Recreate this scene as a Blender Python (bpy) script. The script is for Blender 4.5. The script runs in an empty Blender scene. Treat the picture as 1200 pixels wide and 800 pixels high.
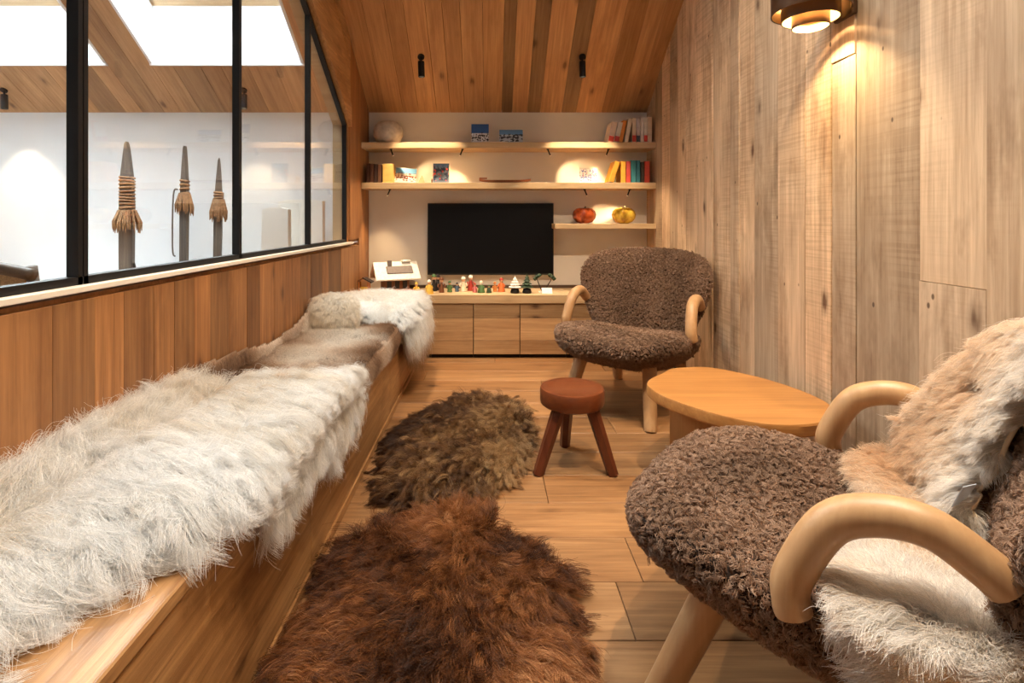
import bpy, bmesh, math, random
import numpy as np
from mathutils import Vector, Matrix, Euler
from mathutils.kdtree import KDTree

random.seed(7)
rng = np.random.default_rng(7)
scene = bpy.context.scene
COL = scene.collection
PI = math.pi

# ------------------------------------------------------------------ camera, world, exposure
F, CX, CY = 610.0, 573.0, 257.0            # focal length and vanishing point in 1200x800 pixels
cam_data = bpy.data.cameras.new('camera')
cam_data.sensor_width = 36.0
cam_data.lens = F * 36.0 / 1200.0
cam_data.shift_x = (600 - CX) / 1200.0
cam_data.shift_y = -(400 - CY) / 1200.0
cam_data.clip_start = 0.02
cam = bpy.data.objects.new('camera', cam_data)
cam.location = (0, 0, 1.0)
cam.rotation_euler = (PI / 2, 0, 0)
COL.objects.link(cam)
scene.camera = cam

scene.view_settings.view_transform = 'Standard'
scene.view_settings.look = 'None'
scene.view_settings.exposure = 1.4
scene.view_settings.gamma = 1.0
scene.view_settings.use_curve_mapping = False
scene.cycles.use_denoising = True
scene.cycles.max_bounces = 8
scene.cycles.diffuse_bounces = 5
scene.cycles.glossy_bounces = 3
scene.cycles.transparent_max_bounces = 8
scene.cycles.sample_clamp_indirect = 4.0
scene.cycles.caustics_reflective = False
scene.cycles.caustics_refractive = False

world = bpy.data.worlds.new('sky')
scene.world = world
world.use_nodes = True
wb = world.node_tree.nodes['Background']
wb.inputs[0].default_value = (0.86, 0.93, 1.0, 1)
wb.inputs[1].default_value = 11.0

SLOPE = 0.697                               # roof pitch, rising towards the camera
YB = 4.12                                   # back wall
XL, XR = -0.95, 1.25                        # inner faces of the room's side walls
ZB = 1.845                                  # ceiling height at the back wall
RIDGE = 1.0
YF = -1.8
XO = -4.3                                   # far side of the neighbouring room
PITCH = math.atan(SLOPE)


def ceil_z(y):
    return ZB + SLOPE * (YB - y) if y >= RIDGE else ZB + SLOPE * (YB - RIDGE) - SLOPE * (RIDGE - y)


def portal(x0, x1, y0, y1):
    """daylight portal lying in a skylight opening"""
    la = bpy.data.lights.new('skylight_portal', 'AREA')
    la.shape = 'RECTANGLE'
    la.size, la.size_y = x1 - x0, (y1 - y0) / math.cos(PITCH)
    la.cycles.is_portal = True
    o = bpy.data.objects.new('skylight_portal', la)
    ym = (y0 + y1) / 2
    o.location = ((x0 + x1) / 2, ym, ceil_z(ym) + 0.55)
    o.rotation_euler = (-PITCH, 0, 0)
    COL.objects.link(o)


# skylight openings (x0, x1, y0, y1): two over the neighbouring room, one unseen, added over this room for soft daylight
SKY = [(-2.43, -1.325, 2.35, 3.745), (-4.0, -2.74, 2.35, 3.745), (-0.45, 0.85, 1.15, 2.1)]
for s in SKY:
    portal(*s)


def P(x, y, Y):
    """point on pixel (x, y) at depth Y"""
    return Vector(((x - CX) / F * Y, Y, 1 - (y - CY) / F * Y))


def PZ(x, y, z):
    """point on pixel (x, y) at height z"""
    return P(x, y, F * (1 - z) / (y - CY))


# ------------------------------------------------------------------ materials
MATS = {}


def srgb(r, g, b):
    return tuple(((c / 255) / 12.92 if c / 255 <= 0.04045 else ((c / 255 + 0.055) / 1.055) ** 2.4) for c in (r, g, b)) + (1,)


def new_mat(name):
    m = bpy.data.materials.new(name)
    m.use_nodes = True
    nt = m.node_tree
    bs = nt.nodes['Principled BSDF']
    MATS[name] = m
    return m, nt, bs


def nd(nt, typ, **kw):
    n = nt.nodes.new(typ)
    for k, v in kw.items():
        if k.startswith('i_'):
            key = k[2:]
            n.inputs[int(key) if key.isdigit() else key.replace('_', ' ')].default_value = v
        else:
            setattr(n, k, v)
    return n


def mixcol(nt, blend, fac, a, b):
    n = nt.nodes.new('ShaderNodeMix')
    n.data_type = 'RGBA'
    n.blend_type = blend
    for sock, v in ((n.inputs[0], fac), (n.inputs[6], a), (n.inputs[7], b)):
        if hasattr(v, 'is_linked') or hasattr(v, 'links'):
            nt.links.new(v, sock)
        else:
            sock.default_value = v
    return n.outputs[2]


def ramp(nt, fac, stops):
    r = nt.nodes.new('ShaderNodeValToRGB')
    el = r.color_ramp.elements
    while len(el) > 1:
        el.remove(el[-1])
    el[0].position, el[0].color = stops[0]
    for p, c in stops[1:]:
        e = el.new(p)
        e.color = c
    nt.links.new(fac, r.inputs[0])
    return r.outputs[0]


def plain(name, col, rough=0.5, metal=0.0, emit=None, estr=0.0, noise=0.0, nscale=30, bump=0.0):
    m, nt, bs = new_mat(name)
    bs.inputs['Roughness'].default_value = rough
    bs.inputs['Metallic'].default_value = metal
    if noise or bump:
        tc = nd(nt, 'ShaderNodeTexCoord')
        nz = nd(nt, 'ShaderNodeTexNoise', i_Scale=nscale, i_Detail=4.0)
        nt.links.new(tc.outputs['Object'], nz.inputs['Vector'])
        lo = tuple(c * (1 - noise) for c in col[:3]) + (1,)
        hi = tuple(min(1, c * (1 + noise)) for c in col[:3]) + (1,)
        nt.links.new(ramp(nt, nz.outputs['Fac'], [(0.3, lo), (0.7, hi)]), bs.inputs['Base Color'])
        if bump:
            b = nd(nt, 'ShaderNodeBump', i_Strength=bump, i_Distance=0.01)
            nt.links.new(nz.outputs['Fac'], b.inputs['Height'])
            nt.links.new(b.outputs[0], bs.inputs['Normal'])
    else:
        bs.inputs['Base Color'].default_value = col
    if emit:
        bs.inputs['Emission Color'].default_value = emit
        bs.inputs['Emission Strength'].default_value = estr
    return m


def wood(name, dark, light, axis='Y', rough=0.55, grain=1.0, knots=0.5, saw=0.0, bump=0.25, stain=0.35):
    """board grain running along one local axis; the object's colour tints each board"""
    m, nt, bs = new_mat(name)
    L = nt.links.new
    tc = nd(nt, 'ShaderNodeTexCoord')
    oi = nd(nt, 'ShaderNodeObjectInfo')
    mul = nd(nt, 'ShaderNodeMath', operation='MULTIPLY', i_1=53.7)
    L(oi.outputs['Random'], mul.inputs[0])
    off = nd(nt, 'ShaderNodeVectorMath', operation='ADD')
    L(tc.outputs['Object'], off.inputs[0])
    L(mul.outputs[0], off.inputs[1])

    def stretched(along, across):
        mp = nd(nt, 'ShaderNodeMapping')
        mp.inputs['Scale'].default_value = tuple(along if a == axis else across for a in 'XYZ')
        L(off.outputs[0], mp.inputs['Vector'])
        return mp.outputs[0]
    warp = nd(nt, 'ShaderNodeTexNoise', i_Scale=1.0, i_Detail=2.0)
    L(stretched(1.6, 5.0), warp.inputs['Vector'])
    fine = nd(nt, 'ShaderNodeTexNoise', i_Scale=1.0, i_Detail=6.0, i_Roughness=0.65, i_Distortion=0.4)
    L(stretched(2.2, 70.0 * grain), fine.inputs['Vector'])
    broad = nd(nt, 'ShaderNodeTexNoise', i_Scale=1.0, i_Detail=4.0, i_Roughness=0.6, i_Distortion=1.2)
    L(stretched(0.9, 9.0), broad.inputs['Vector'])
    a1 = nd(nt, 'ShaderNodeMath', operation='MULTIPLY', i_1=0.5)
    L(fine.outputs['Fac'], a1.inputs[0])
    a2 = nd(nt, 'ShaderNodeMath', operation='MULTIPLY_ADD', i_1=0.5)
    L(broad.outputs['Fac'], a2.inputs[0])
    L(a1.outputs[0], a2.inputs[2])
    mid = tuple((a + b) / 2 for a, b in zip(dark, light))
    col = ramp(nt, a2.outputs[0], [(0.33, dark), (0.5, mid), (0.64, light)])
    st = nd(nt, 'ShaderNodeTexNoise', i_Scale=1.0, i_Detail=5.0, i_Roughness=0.7)
    L(stretched(1.7, 4.5), st.inputs['Vector'])
    sfac = ramp(nt, st.outputs['Fac'], [(0.52, (0, 0, 0, 1)), (0.72, (stain, stain, stain, 1))])
    col = mixcol(nt, 'MULTIPLY', sfac, col, (0.42, 0.32, 0.24, 1))
    if knots:
        vo = nd(nt, 'ShaderNodeTexVoronoi', i_Scale=1.0, i_Randomness=1.0)
        wv = nd(nt, 'ShaderNodeVectorMath', operation='ADD')
        L(stretched(2.6, 5.5), wv.inputs[0])
        sc = nd(nt, 'ShaderNodeVectorMath', operation='SCALE')
        sc.inputs['Scale'].default_value = 0.15
        L(fine.outputs['Color'], sc.inputs[0])
        L(sc.outputs[0], wv.inputs[1])
        L(wv.outputs[0], vo.inputs['Vector'])
        kf = ramp(nt, vo.outputs['Distance'], [(0.05, (knots, knots, knots, 1)), (0.10, (knots * 0.35,) * 3 + (1,)), (0.17, (0, 0, 0, 1))])
        col = mixcol(nt, 'MULTIPLY', kf, col, (0.16, 0.09, 0.05, 1))
    hgt = fine.outputs['Fac']
    if saw:                                          # nail and worm holes
        v2 = nd(nt, 'ShaderNodeTexVoronoi', i_Scale=1.0, i_Randomness=1.0)
        L(stretched(7.0, 12.0), v2.inputs['Vector'])
        hf = ramp(nt, v2.outputs['Distance'], [(0.045, (.85, .85, .85, 1)), (0.075, (0, 0, 0, 1))])
        col = mixcol(nt, 'MULTIPLY', hf, col, (0.12, 0.08, 0.05, 1))
    if saw:
        wv = nd(nt, 'ShaderNodeTexNoise', i_Scale=1.0, i_Detail=2.0)
        L(stretched(95.0, 2.5), wv.inputs['Vector'])
        pz = nd(nt, 'ShaderNodeTexNoise', i_Scale=1.0, i_Detail=1.0)
        L(stretched(0.8, 3.0), pz.inputs['Vector'])
        pf = ramp(nt, pz.outputs['Fac'], [(0.45, (0, 0, 0, 1)), (0.6, (saw, saw, saw, 1))])
        sawc = ramp(nt, wv.outputs['Fac'], [(0.4, (0.62, 0.56, 0.5, 1)), (0.55, (1, 1, 1, 1))])
        col = mixcol(nt, 'MULTIPLY', pf, col, sawc)
    col = mixcol(nt, 'MULTIPLY', 1.0, col, oi.outputs['Color'])
    L(col, bs.inputs['Base Color'])
    bs.inputs['Roughness'].default_value = rough
    b = nd(nt, 'ShaderNodeBump', i_Strength=bump, i_Distance=0.004)
    L(hgt, b.inputs['Height'])
    L(b.outputs[0], bs.inputs['Normal'])
    return m


old_d, old_l = (0.41, 0.265, 0.155, 1), (0.78, 0.59, 0.40, 1)
wood('old_wood_z', old_d, old_l, 'Z', rough=0.75, knots=0.9, saw=0.4, bump=0.5, stain=0.75)
wood('ceil_wood_y', (0.36, 0.17, 0.066, 1), (0.64, 0.36, 0.16, 1), 'Y', rough=0.6, knots=0.75)
wood('half_wood_z', (0.165, 0.064, 0.021, 1), (0.42, 0.20, 0.074, 1), 'Z', rough=0.55, knots=0.7, stain=0.6)
wood('floor_wood_x', (0.19, 0.085, 0.032, 1), (0.44, 0.235, 0.10, 1), 'X', rough=0.42, knots=0.85, bump=0.15)
wood('bench_wood_y', (0.21, 0.095, 0.033, 1), (0.53, 0.305, 0.13, 1), 'Y', rough=0.38, knots=0.7, stain=0.9)
wood('shelf_wood_x', (0.50, 0.33, 0.17, 1), (0.72, 0.53, 0.31, 1), 'X', rough=0.5, knots=0.2, stain=0.1)
wood('door_wood_x', (0.36, 0.20, 0.09, 1), (0.60, 0.39, 0.2, 1), 'X', rough=0.5, knots=0.9)
wood('table_wood_x', (0.32, 0.13, 0.032, 1), (0.50, 0.235, 0.068, 1), 'X', rough=0.45, knots=0.0, stain=0.3, bump=0.08)
wood('table_wood_z', (0.33, 0.15, 0.045, 1), (0.45, 0.22, 0.075, 1), 'Z', rough=0.4, knots=0.0, stain=0.1, bump=0.08)
wood('beech_z', (0.43, 0.235, 0.105, 1), (0.57, 0.345, 0.17, 1), 'Z', rough=0.42, knots=0.0, stain=0.15, bump=0.05, grain=0.6)
wood('stool_wood_z', (0.085, 0.02, 0.008, 1), (0.15, 0.04, 0.015, 1), 'Z', rough=0.32, knots=0.0, stain=0.2, bump=0.06)
wood('stool_wood_x', (0.11, 0.026, 0.009, 1), (0.20, 0.056, 0.018, 1), 'X', rough=0.28, knots=0.0, stain=0.2, bump=0.06)
wood('spear_wood_z', (0.05, 0.04, 0.035, 1), (0.20, 0.16, 0.125, 1), 'Z', rough=0.7, knots=0.2)
wood('dark_wood_x', (0.06, 0.035, 0.02, 1), (0.13, 0.08, 0.05, 1), 'X', rough=0.5, knots=0.0)
plain('plaster_white', srgb(226, 222, 216), 0.9, noise=0.02, nscale=6, bump=0.03)
plain('white_paint', srgb(236, 238, 240), 0.85, noise=0.02, nscale=6)
plain('sill_white', srgb(225, 214, 198), 0.5)
plain('black_metal', (0.018, 0.018, 0.02, 1), 0.45, 0.6)
plain('dark_gap', (0.02, 0.012, 0.008, 1), 0.9)
plain('tv_screen', (0.004, 0.004, 0.005, 1), 0.35)
plain('tv_case', (0.01, 0.01, 0.01, 1), 0.5)
plain('bronze', (0.10, 0.055, 0.03, 1), 0.4, 0.7)
plain('brass_inner', (0.75, 0.5, 0.22, 1), 0.45, 0.2)
plain('roof_felt', (0.1, 0.1, 0.1, 1), 0.9)
plain('lamp_lens', (1, 0.9, 0.75, 1), 0.4, emit=(1, 0.78, 0.48, 1), estr=6)
MATS['tv_screen'].node_tree.nodes['Principled BSDF'].inputs['Specular IOR Level'].default_value = 0.2
plain('stone_vase', srgb(196, 188, 176), 0.75, noise=0.25, nscale=22, bump=0.25)
plain('raffia', srgb(156, 116, 80), 0.85, noise=0.3, nscale=60, bump=0.4)
plain('cane', srgb(178, 150, 112), 0.7, noise=0.3, nscale=160)
plain('alabaster', srgb(247, 243, 234), 0.5, noise=0.04, nscale=7)
plain('hide_cream', srgb(232, 214, 188), 0.9)
plain('hide_white', srgb(228, 214, 192), 0.9)
plain('hide_brown', srgb(62, 34, 18), 0.95)
plain('hide_grey', srgb(120, 96, 76), 0.9)
plain('shearling_base', srgb(58, 44, 36), 0.95, noise=0.3, nscale=50)
plain('label_cloth', srgb(205, 218, 235), 0.7)

mg, ntg, bsg = new_mat('window_glass')
ntg.nodes.remove(bsg)
outg = ntg.nodes['Material Output']
tr = nd(ntg, 'ShaderNodeBsdfTransparent')
tr.inputs[0].default_value = (0.97, 0.985, 0.98, 1)
gl = nd(ntg, 'ShaderNodeBsdfGlossy')
gl.inputs['Roughness'].default_value = 0.0
fr = nd(ntg, 'ShaderNodeFresnel')
fr.inputs[0].default_value = 1.5
mx = nd(ntg, 'ShaderNodeMixShader')
geo = nd(ntg, 'ShaderNodeNewGeometry')          # same reflectance on both faces of a thin pane
ior = nd(ntg, 'ShaderNodeMapRange', i_3=1.5, i_4=1 / 1.5)
ntg.links.new(geo.outputs['Backfacing'], ior.inputs[0])
ntg.links.new(ior.outputs[0], fr.inputs[0])
ntg.links.new(fr.outputs[0], mx.inputs[0])
ntg.links.new(tr.outputs[0], mx.inputs[1])
ntg.links.new(gl.outputs[0], mx.inputs[2])
ntg.links.new(mx.outputs[0], outg.inputs[0])


def fur_mat(name, rough=0.5, transl=0.35, tipmix=0.0, tip=(1, 1, 1, 1), root=None):
    m, nt, bs = new_mat(name)
    L = nt.links.new
    at = nd(nt, 'ShaderNodeAttribute', attribute_name='tint')
    hi = nd(nt, 'ShaderNodeHairInfo')
    rnd = nd(nt, 'ShaderNodeMapRange', i_3=0.78, i_4=1.15)
    L(hi.outputs['Random'], rnd.inputs[0])
    col = mixcol(nt, 'MULTIPLY', 1.0, at.outputs['Color'], rnd.outputs[0])
    if root:                                        # darker pigment at the root of each hair
        col = mixcol(nt, 'MULTIPLY', 1.0, col, ramp(nt, hi.outputs['Intercept'], [(0.1, (root, root * .9, root * .8, 1)), (0.75, (1, 1, 1, 1))]))
    if tipmix:
        f = nd(nt, 'ShaderNodeMath', operation='POWER', i_1=1.6)
        L(hi.outputs['Intercept'], f.inputs[0])
        g = nd(nt, 'ShaderNodeMath', operation='MULTIPLY', i_1=tipmix)
        L(f.outputs[0], g.inputs[0])
        col = mixcol(nt, 'MIX', g.outputs[0], col, tip)
    L(col, bs.inputs['Base Color'])
    bs.inputs['Roughness'].default_value = rough
    bs.inputs['Specular IOR Level'].default_value = 0.35
    tl = nd(nt, 'ShaderNodeBsdfTranslucent')
    L(col, tl.inputs[0])
    mx = nd(nt, 'ShaderNodeMixShader', i_0=transl)
    L(bs.outputs[0], mx.inputs[1])
    L(tl.outputs[0], mx.inputs[2])
    L(mx.outputs[0], nt.nodes['Material Output'].inputs[0])
    return m


fur_mat('fur_white', 0.45, 0.5)
fur_mat('fur_brown', 0.4, 0.3, root=0.35)
fur_mat('fur_grey', 0.5, 0.3)
fur_mat('fur_shearling', 0.6, 0.25, 0.3, (0.45, 0.31, 0.22, 1))


# ------------------------------------------------------------------ geometry helpers
class MB:
    """collects shapes into one mesh"""

    def __init__(self):
        self.v, self.f = [], []

    def add(self, verts, faces):
        n = len(self.v)
        self.v += [tuple(p) for p in verts]
        self.f += [tuple(i + n for i in f) for f in faces]
        return self

    def box(self, c, s, rot=None, ch=0.0):
        bm = bmesh.new()
        bmesh.ops.create_cube(bm, size=1.0)
        for v in bm.verts:
            v.co = Vector((v.co.x * s[0], v.co.y * s[1], v.co.z * s[2]))
        if ch:
            bmesh.ops.bevel(bm, geom=list(bm.edges), offset=ch, segments=1, affect='EDGES', profile=0.5)
        M = rot if rot is not None else Matrix.Identity(3)
        bm.verts.index_update()
        vs = [M @ v.co + Vector(c) for v in bm.verts]
        fs = [[v.index for v in f.verts] for f in bm.faces]
        bm.free()
        return self.add(vs, fs)

    def tube(self, pts, rad, seg=12, cap=True):
        pts = [Vector(p) for p in pts]
        n = len(pts)
        rad = rad if hasattr(rad, '__len__') else [rad] * n
        vs, fs = [], []
        prev = None
        for i, p in enumerate(pts):
            t = (pts[min(i + 1, n - 1)] - pts[max(i - 1, 0)]).normalized()
            if prev is None:
                a = t.orthogonal().normalized()
            else:
                a = (prev - t * prev.dot(t)).normalized()
            prev = a
            b = t.cross(a)
            for k in range(seg):
                an = 2 * PI * k / seg
                vs.append(p + (a * math.cos(an) + b * math.sin(an)) * rad[i])
        for i in range(n - 1):
            for k in range(seg):
                k2 = (k + 1) % seg
                fs.append((i * seg + k, i * seg + k2, (i + 1) * seg + k2, (i + 1) * seg + k))
        if cap:
            fs.append(tuple(range(seg - 1, -1, -1)))
            fs.append(tuple((n - 1) * seg + k for k in range(seg)))
        return self.add(vs, fs)

    def lathe(self, prof, c=(0, 0, 0), seg=24, lobes=0, amp=0.0, a0=0.0, a1=2 * PI, rot=None):
        vs, fs = [], []
        full = abs(a1 - a0 - 2 * PI) < 1e-6
        m = seg if full else seg + 1
        M = rot if rot is not None else Matrix.Identity(3)
        for r, z in prof:
            for k in range(m):
                an = a0 + (a1 - a0) * k / seg
                rr = r * (1 + amp * (abs(math.cos(lobes * an / 2)) - 0.6) if lobes else 1)
                vs.append(M @ Vector((rr * math.cos(an), rr * math.sin(an), z)) + Vector(c))
        for i in range(len(prof) - 1):
            for k in range(seg):
                k2 = (k + 1) % m
                fs.append((i * m + k, i * m + k2, (i + 1) * m + k2, (i + 1) * m + k))
        return self.add(vs, fs)

    def prism(self, pts, h0, h1, fn):
        """extrude a polygon; fn(u, v, h) gives the 3D point"""
        n = len(pts)
        vs = [fn(u, v, h0) for u, v in pts] + [fn(u, v, h1) for u, v in pts]
        fs = [tuple(range(n - 1, -1, -1)), tuple(range(n, 2 * n))]
        fs += [(i, (i + 1) % n, n + (i + 1) % n, n + i) for i in range(n)]
        return self.add(vs, fs)

    def build(self, name, mat, parent=None, loc=(0, 0, 0), rot=(0, 0, 0), smooth=False, angle=None):
        me = bpy.data.meshes.new(name)
        me.from_pydata(self.v, [], self.f)
        bm = bmesh.new()
        bm.from_mesh(me)
        bmesh.ops.recalc_face_normals(bm, faces=bm.faces)
        bm.to_mesh(me)
        bm.free()
        me.materials.append(MATS[mat])
        if smooth:
            me.shade_smooth()
            if angle:
                me.set_sharp_from_angle(angle=angle)
        o = bpy.data.objects.new(name, me)
        COL.objects.link(o)
        o.location = loc
        o.rotation_euler = rot
        if parent:
            o.parent = parent
        return o


def tag(o, label, cat, group=None):
    o['label'] = label
    o['category'] = cat
    if group:
        o['group'] = group
    return o


def struct(o, label=None):
    o['kind'] = 'structure'
    if label:
        o['label'] = label
    return o


def empty(name, loc=(0, 0, 0), rz=0.0):
    o = bpy.data.objects.new(name, None)
    COL.objects.link(o)
    o.location = loc
    o.rotation_euler = (0, 0, rz)
    o.empty_display_size = 0.05
    return o


def copy_tree(o, parent=None):
    c = o.copy()
    COL.objects.link(c)
    c.parent = parent
    for ch in list(o.children):
        copy_tree(ch, c)
    return c


def tint(o, v, warm=0.0):
    o.color = (v * (1 + warm), v, v * (1 - warm * 1.3), 1)
    return o


def smooth_path(pts, n=8):
    """Catmull-Rom through points"""
    pts = [Vector(p) for p in pts]
    out = []
    for i in range(len(pts) - 1):
        p0, p1, p2, p3 = pts[max(i - 1, 0)], pts[i], pts[i + 1], pts[min(i + 2, len(pts) - 1)]
        for k in range(n):
            t = k / n
            out.append(0.5 * ((2 * p1) + (p2 - p0) * t + (2 * p0 - 5 * p1 + 4 * p2 - p3) * t * t + (3 * p1 - p0 - 3 * p2 + p3) * t ** 3))
    out.append(pts[-1])
    return out


def smooth_loop(pts, n=6):
    out = []
    m = len(pts)
    V = [Vector((*p, 0)) for p in pts]
    for i in range(m):
        p0, p1, p2, p3 = V[i - 1], V[i], V[(i + 1) % m], V[(i + 2) % m]
        for k in range(n):
            t = k / n
            q = 0.5 * ((2 * p1) + (p2 - p0) * t + (2 * p0 - 5 * p1 + 4 * p2 - p3) * t * t + (3 * p1 - p0 - 3 * p2 + p3) * t ** 3)
            out.append((q.x, q.y))
    return out


# ------------------------------------------------------------------ fur helpers
def sample_mesh(V, T, n):
    """n random points and normals on triangles"""
    V = np.asarray(V, float)
    T = np.asarray(T, int)
    a, b, c = V[T[:, 0]], V[T[:, 1]], V[T[:, 2]]
    cr = np.cross(b - a, c - a)
    ar = np.linalg.norm(cr, axis=1) + 1e-12
    idx = rng.choice(len(T), n, p=ar / ar.sum())
    r1, r2 = np.sqrt(rng.random(n)), rng.random(n)
    w = np.stack([1 - r1, r1 * (1 - r2), r1 * r2], 1)
    p = a[idx] * w[:, :1] + b[idx] * w[:, 1:2] + c[idx] * w[:, 2:]
    return p, (cr / ar[:, None])[idx]


def unit(a):
    return a / (np.linalg.norm(a, axis=-1, keepdims=True) + 1e-9)


def flow(p, seed, freq):
    """smooth random scalar field in -1..1"""
    r = np.random.default_rng(seed)
    out = np.zeros(len(p))
    for k in range(5):
        w = r.normal(size=3) * freq * (1 + 0.5 * k)
        out += np.sin(p @ w + r.random() * 6.28) / (1 + 0.4 * k)
    return np.clip(out / 2.2, -1, 1)


def grow(roots, normals, comb, length, K=6, lift=0.6, droop=0.4, jitter=0.2, clumps=0, clump=0.6, curl=0.0, turns=1.5, spread=0.25):
    """strands (N, K, 3): roots leaning along the comb field, clumped round guides"""
    N = len(roots)
    length = np.broadcast_to(length, (N,)).astype(float) * (0.75 + 0.5 * rng.random(N)) * np.where(rng.random(N) < .03, 1.5, 1.0)
    d = unit(normals * lift + comb + rng.normal(size=(N, 3)) * jitter)
    t = np.linspace(0, 1, K)[None, :, None]
    grav = np.array([0, 0, -1.0])[None, None]
    S = roots[:, None] + length[:, None, None] * (d[:, None] * (t - 0.25 * t * t * droop) + grav * droop * t * t)
    ph = rng.random(N) * 6.28
    amp = curl * length
    near = None
    if clumps:
        g = rng.choice(N, clumps, replace=False)
        kd = KDTree(clumps)
        for i, k in enumerate(g):
            kd.insert(roots[k], i)
        kd.balance()
        near = g[np.array([kd.find(r)[1] for r in roots])]
        ph = ph[near] + rng.normal(size=N) * 0.35
    a = unit(np.cross(d, np.array([0.3, 0.2, 1.0])))
    b = np.cross(d, a)
    if near is not None:
        a, b = a[near], b[near]
    an = turns * 6.28 * t + ph[:, None, None]
    S = S + amp[:, None, None] * t ** 0.8 * (np.cos(an) * a[:, None] + np.sin(an) * b[:, None])
    if near is not None:
        G = S[near]
        own = (roots - roots[near])[:, None] * spread
        w = clump * np.clip(t, 0, 1) ** 0.7
        S = S * (1 - w) + (G + own) * w
    global LOCK
    LOCK = rng.normal(size=N)[near] if near is not None else rng.normal(size=N)   # one random tone per lock
    return S


def hair(name, S, r0, r1, cols, mat, parent):
    N, K = S.shape[:2]
    cu = bpy.data.hair_curves.new(name)
    cu.add_curves([K] * N)
    cu.attributes['position'].data.foreach_set('vector', np.ascontiguousarray(S, dtype=np.float32).ravel())
    ra = cu.attributes.get('radius') or cu.attributes.new('radius', 'FLOAT', 'POINT')
    rr = (r0 + (r1 - r0) * np.linspace(0, 1, K) ** 1.5)[None].repeat(N, 0)
    ra.data.foreach_set('value', rr.astype(np.float32).ravel())
    ca = cu.attributes.new('tint', 'FLOAT_COLOR', 'CURVE')
    c4 = np.ones((N, 4), np.float32)
    c4[:, :3] = cols
    ca.data.foreach_set('color', c4.ravel())
    cu.materials.append(MATS[mat])
    o = bpy.data.objects.new(name, cu)
    COL.objects.link(o)
    o.parent = parent
    o['kind'] = 'stuff'
    return o


def lerp_cols(f, *cols):
    """per-strand colour along a list of colours, f in 0..1"""
    cols = np.array([c[:3] for c in cols])
    f = np.clip(f, 0, 0.9999) * (len(cols) - 1)
    i = f.astype(int)
    w = (f - i)[:, None]
    return cols[i] * (1 - w) + cols[i + 1] * w


def in_poly(pts, poly):
    x, y = pts[:, 0], pts[:, 1]
    inside = np.zeros(len(pts), bool)
    n = len(poly)
    for i in range(n):
        x0, y0 = poly[i]
        x1, y1 = poly[(i + 1) % n]
        c = ((y0 > y) != (y1 > y)) & (x < (x1 - x0) * (y - y0) / (y1 - y0 + 1e-12) + x0)
        inside ^= c
    return inside


def edge_dist(pts, poly):
    d = np.full(len(pts), 1e9)
    n = len(poly)
    for i in range(n):
        a, b = np.array(poly[i]), np.array(poly[(i + 1) % n])
        ab = b - a
        t = np.clip(((pts - a) @ ab) / (ab @ ab + 1e-12), 0, 1)
        d = np.minimum(d, np.linalg.norm(pts - (a + t[:, None] * ab), axis=1))
    return d


def outward(p, poly):
    """unit direction towards the nearest edge, fading inside"""
    e = .004
    d0 = edge_dist(p[:, :2], poly)
    gx = edge_dist(p[:, :2] + np.array([e, 0]), poly) - d0
    gy = edge_dist(p[:, :2] + np.array([0, e]), poly) - d0
    return unit(np.stack([-gx, -gy, np.zeros(len(p))], 1)) * np.exp(-d0 / .06)[:, None]


def turned(ax, ay, sw):
    return np.stack([ax * np.cos(sw) - ay * np.sin(sw), ax * np.sin(sw) + ay * np.cos(sw), np.zeros(len(sw))], 1)


def hide(name, poly, mapf, thick, mat, parent, cell=0.018, wav=0.006, seed=1):
    """a pelt: grid inside an outline, laid on a surface by mapf(u, v, h); returns object and its top-side sampler"""
    poly = smooth_loop(poly, 5)
    pa = np.array(poly)
    lo, hi = pa.min(0), pa.max(0)
    nu, nv = [int(math.ceil((hi[i] - lo[i]) / cell)) + 1 for i in (0, 1)]
    U, Vv = np.meshgrid(lo[0] + np.arange(nu) * cell, lo[1] + np.arange(nv) * cell, indexing='ij')
    pts = np.stack([U.ravel(), Vv.ravel()], 1)
    ins = in_poly(pts, poly)
    d = edge_dist(pts, poly)
    h = 0.004 + thick * (1 - np.exp(-d / 0.035)) + wav * flow(np.c_[pts, np.zeros(len(pts))], seed, 11.0)
    h = np.maximum(h, 0.004)
    ids = -np.ones(len(pts), int)
    ids[ins] = np.arange(ins.sum())
    ids = ids.reshape(nu, nv)
    top = [mapf(u, v, hh) for (u, v), hh in zip(pts[ins], h[ins])]
    bot = [mapf(u, v, 0.0015) for (u, v) in pts[ins]]
    n = len(top)
    quads = []
    for i in range(nu - 1):
        for j in range(nv - 1):
            q = (ids[i, j], ids[i + 1, j], ids[i + 1, j + 1], ids[i, j + 1])
            if min(q) >= 0:
                quads.append(tuple(int(k) for k in q))
    edges = {}
    for q in quads:
        for k in range(4):
            e = (q[k], q[(k + 1) % 4])
            edges[tuple(sorted(e))] = edges.get(tuple(sorted(e)), []) + [e]
    mb = MB()
    fs = list(quads) + [tuple(k + n for k in reversed(q)) for q in quads]
    for k, es in edges.items():
        if len(es) == 1:
            a, b = es[0]
            fs.append((b, a, a + n, b + n))
    mb.add(top + bot, fs)
    o = mb.build(name, mat, parent, smooth=True)
    T = [t for q in quads for t in ((q[0], q[1], q[2]), (q[0], q[2], q[3]))]
    return o, (np.array([tuple(p) for p in top]), np.array(T)), poly


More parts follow.
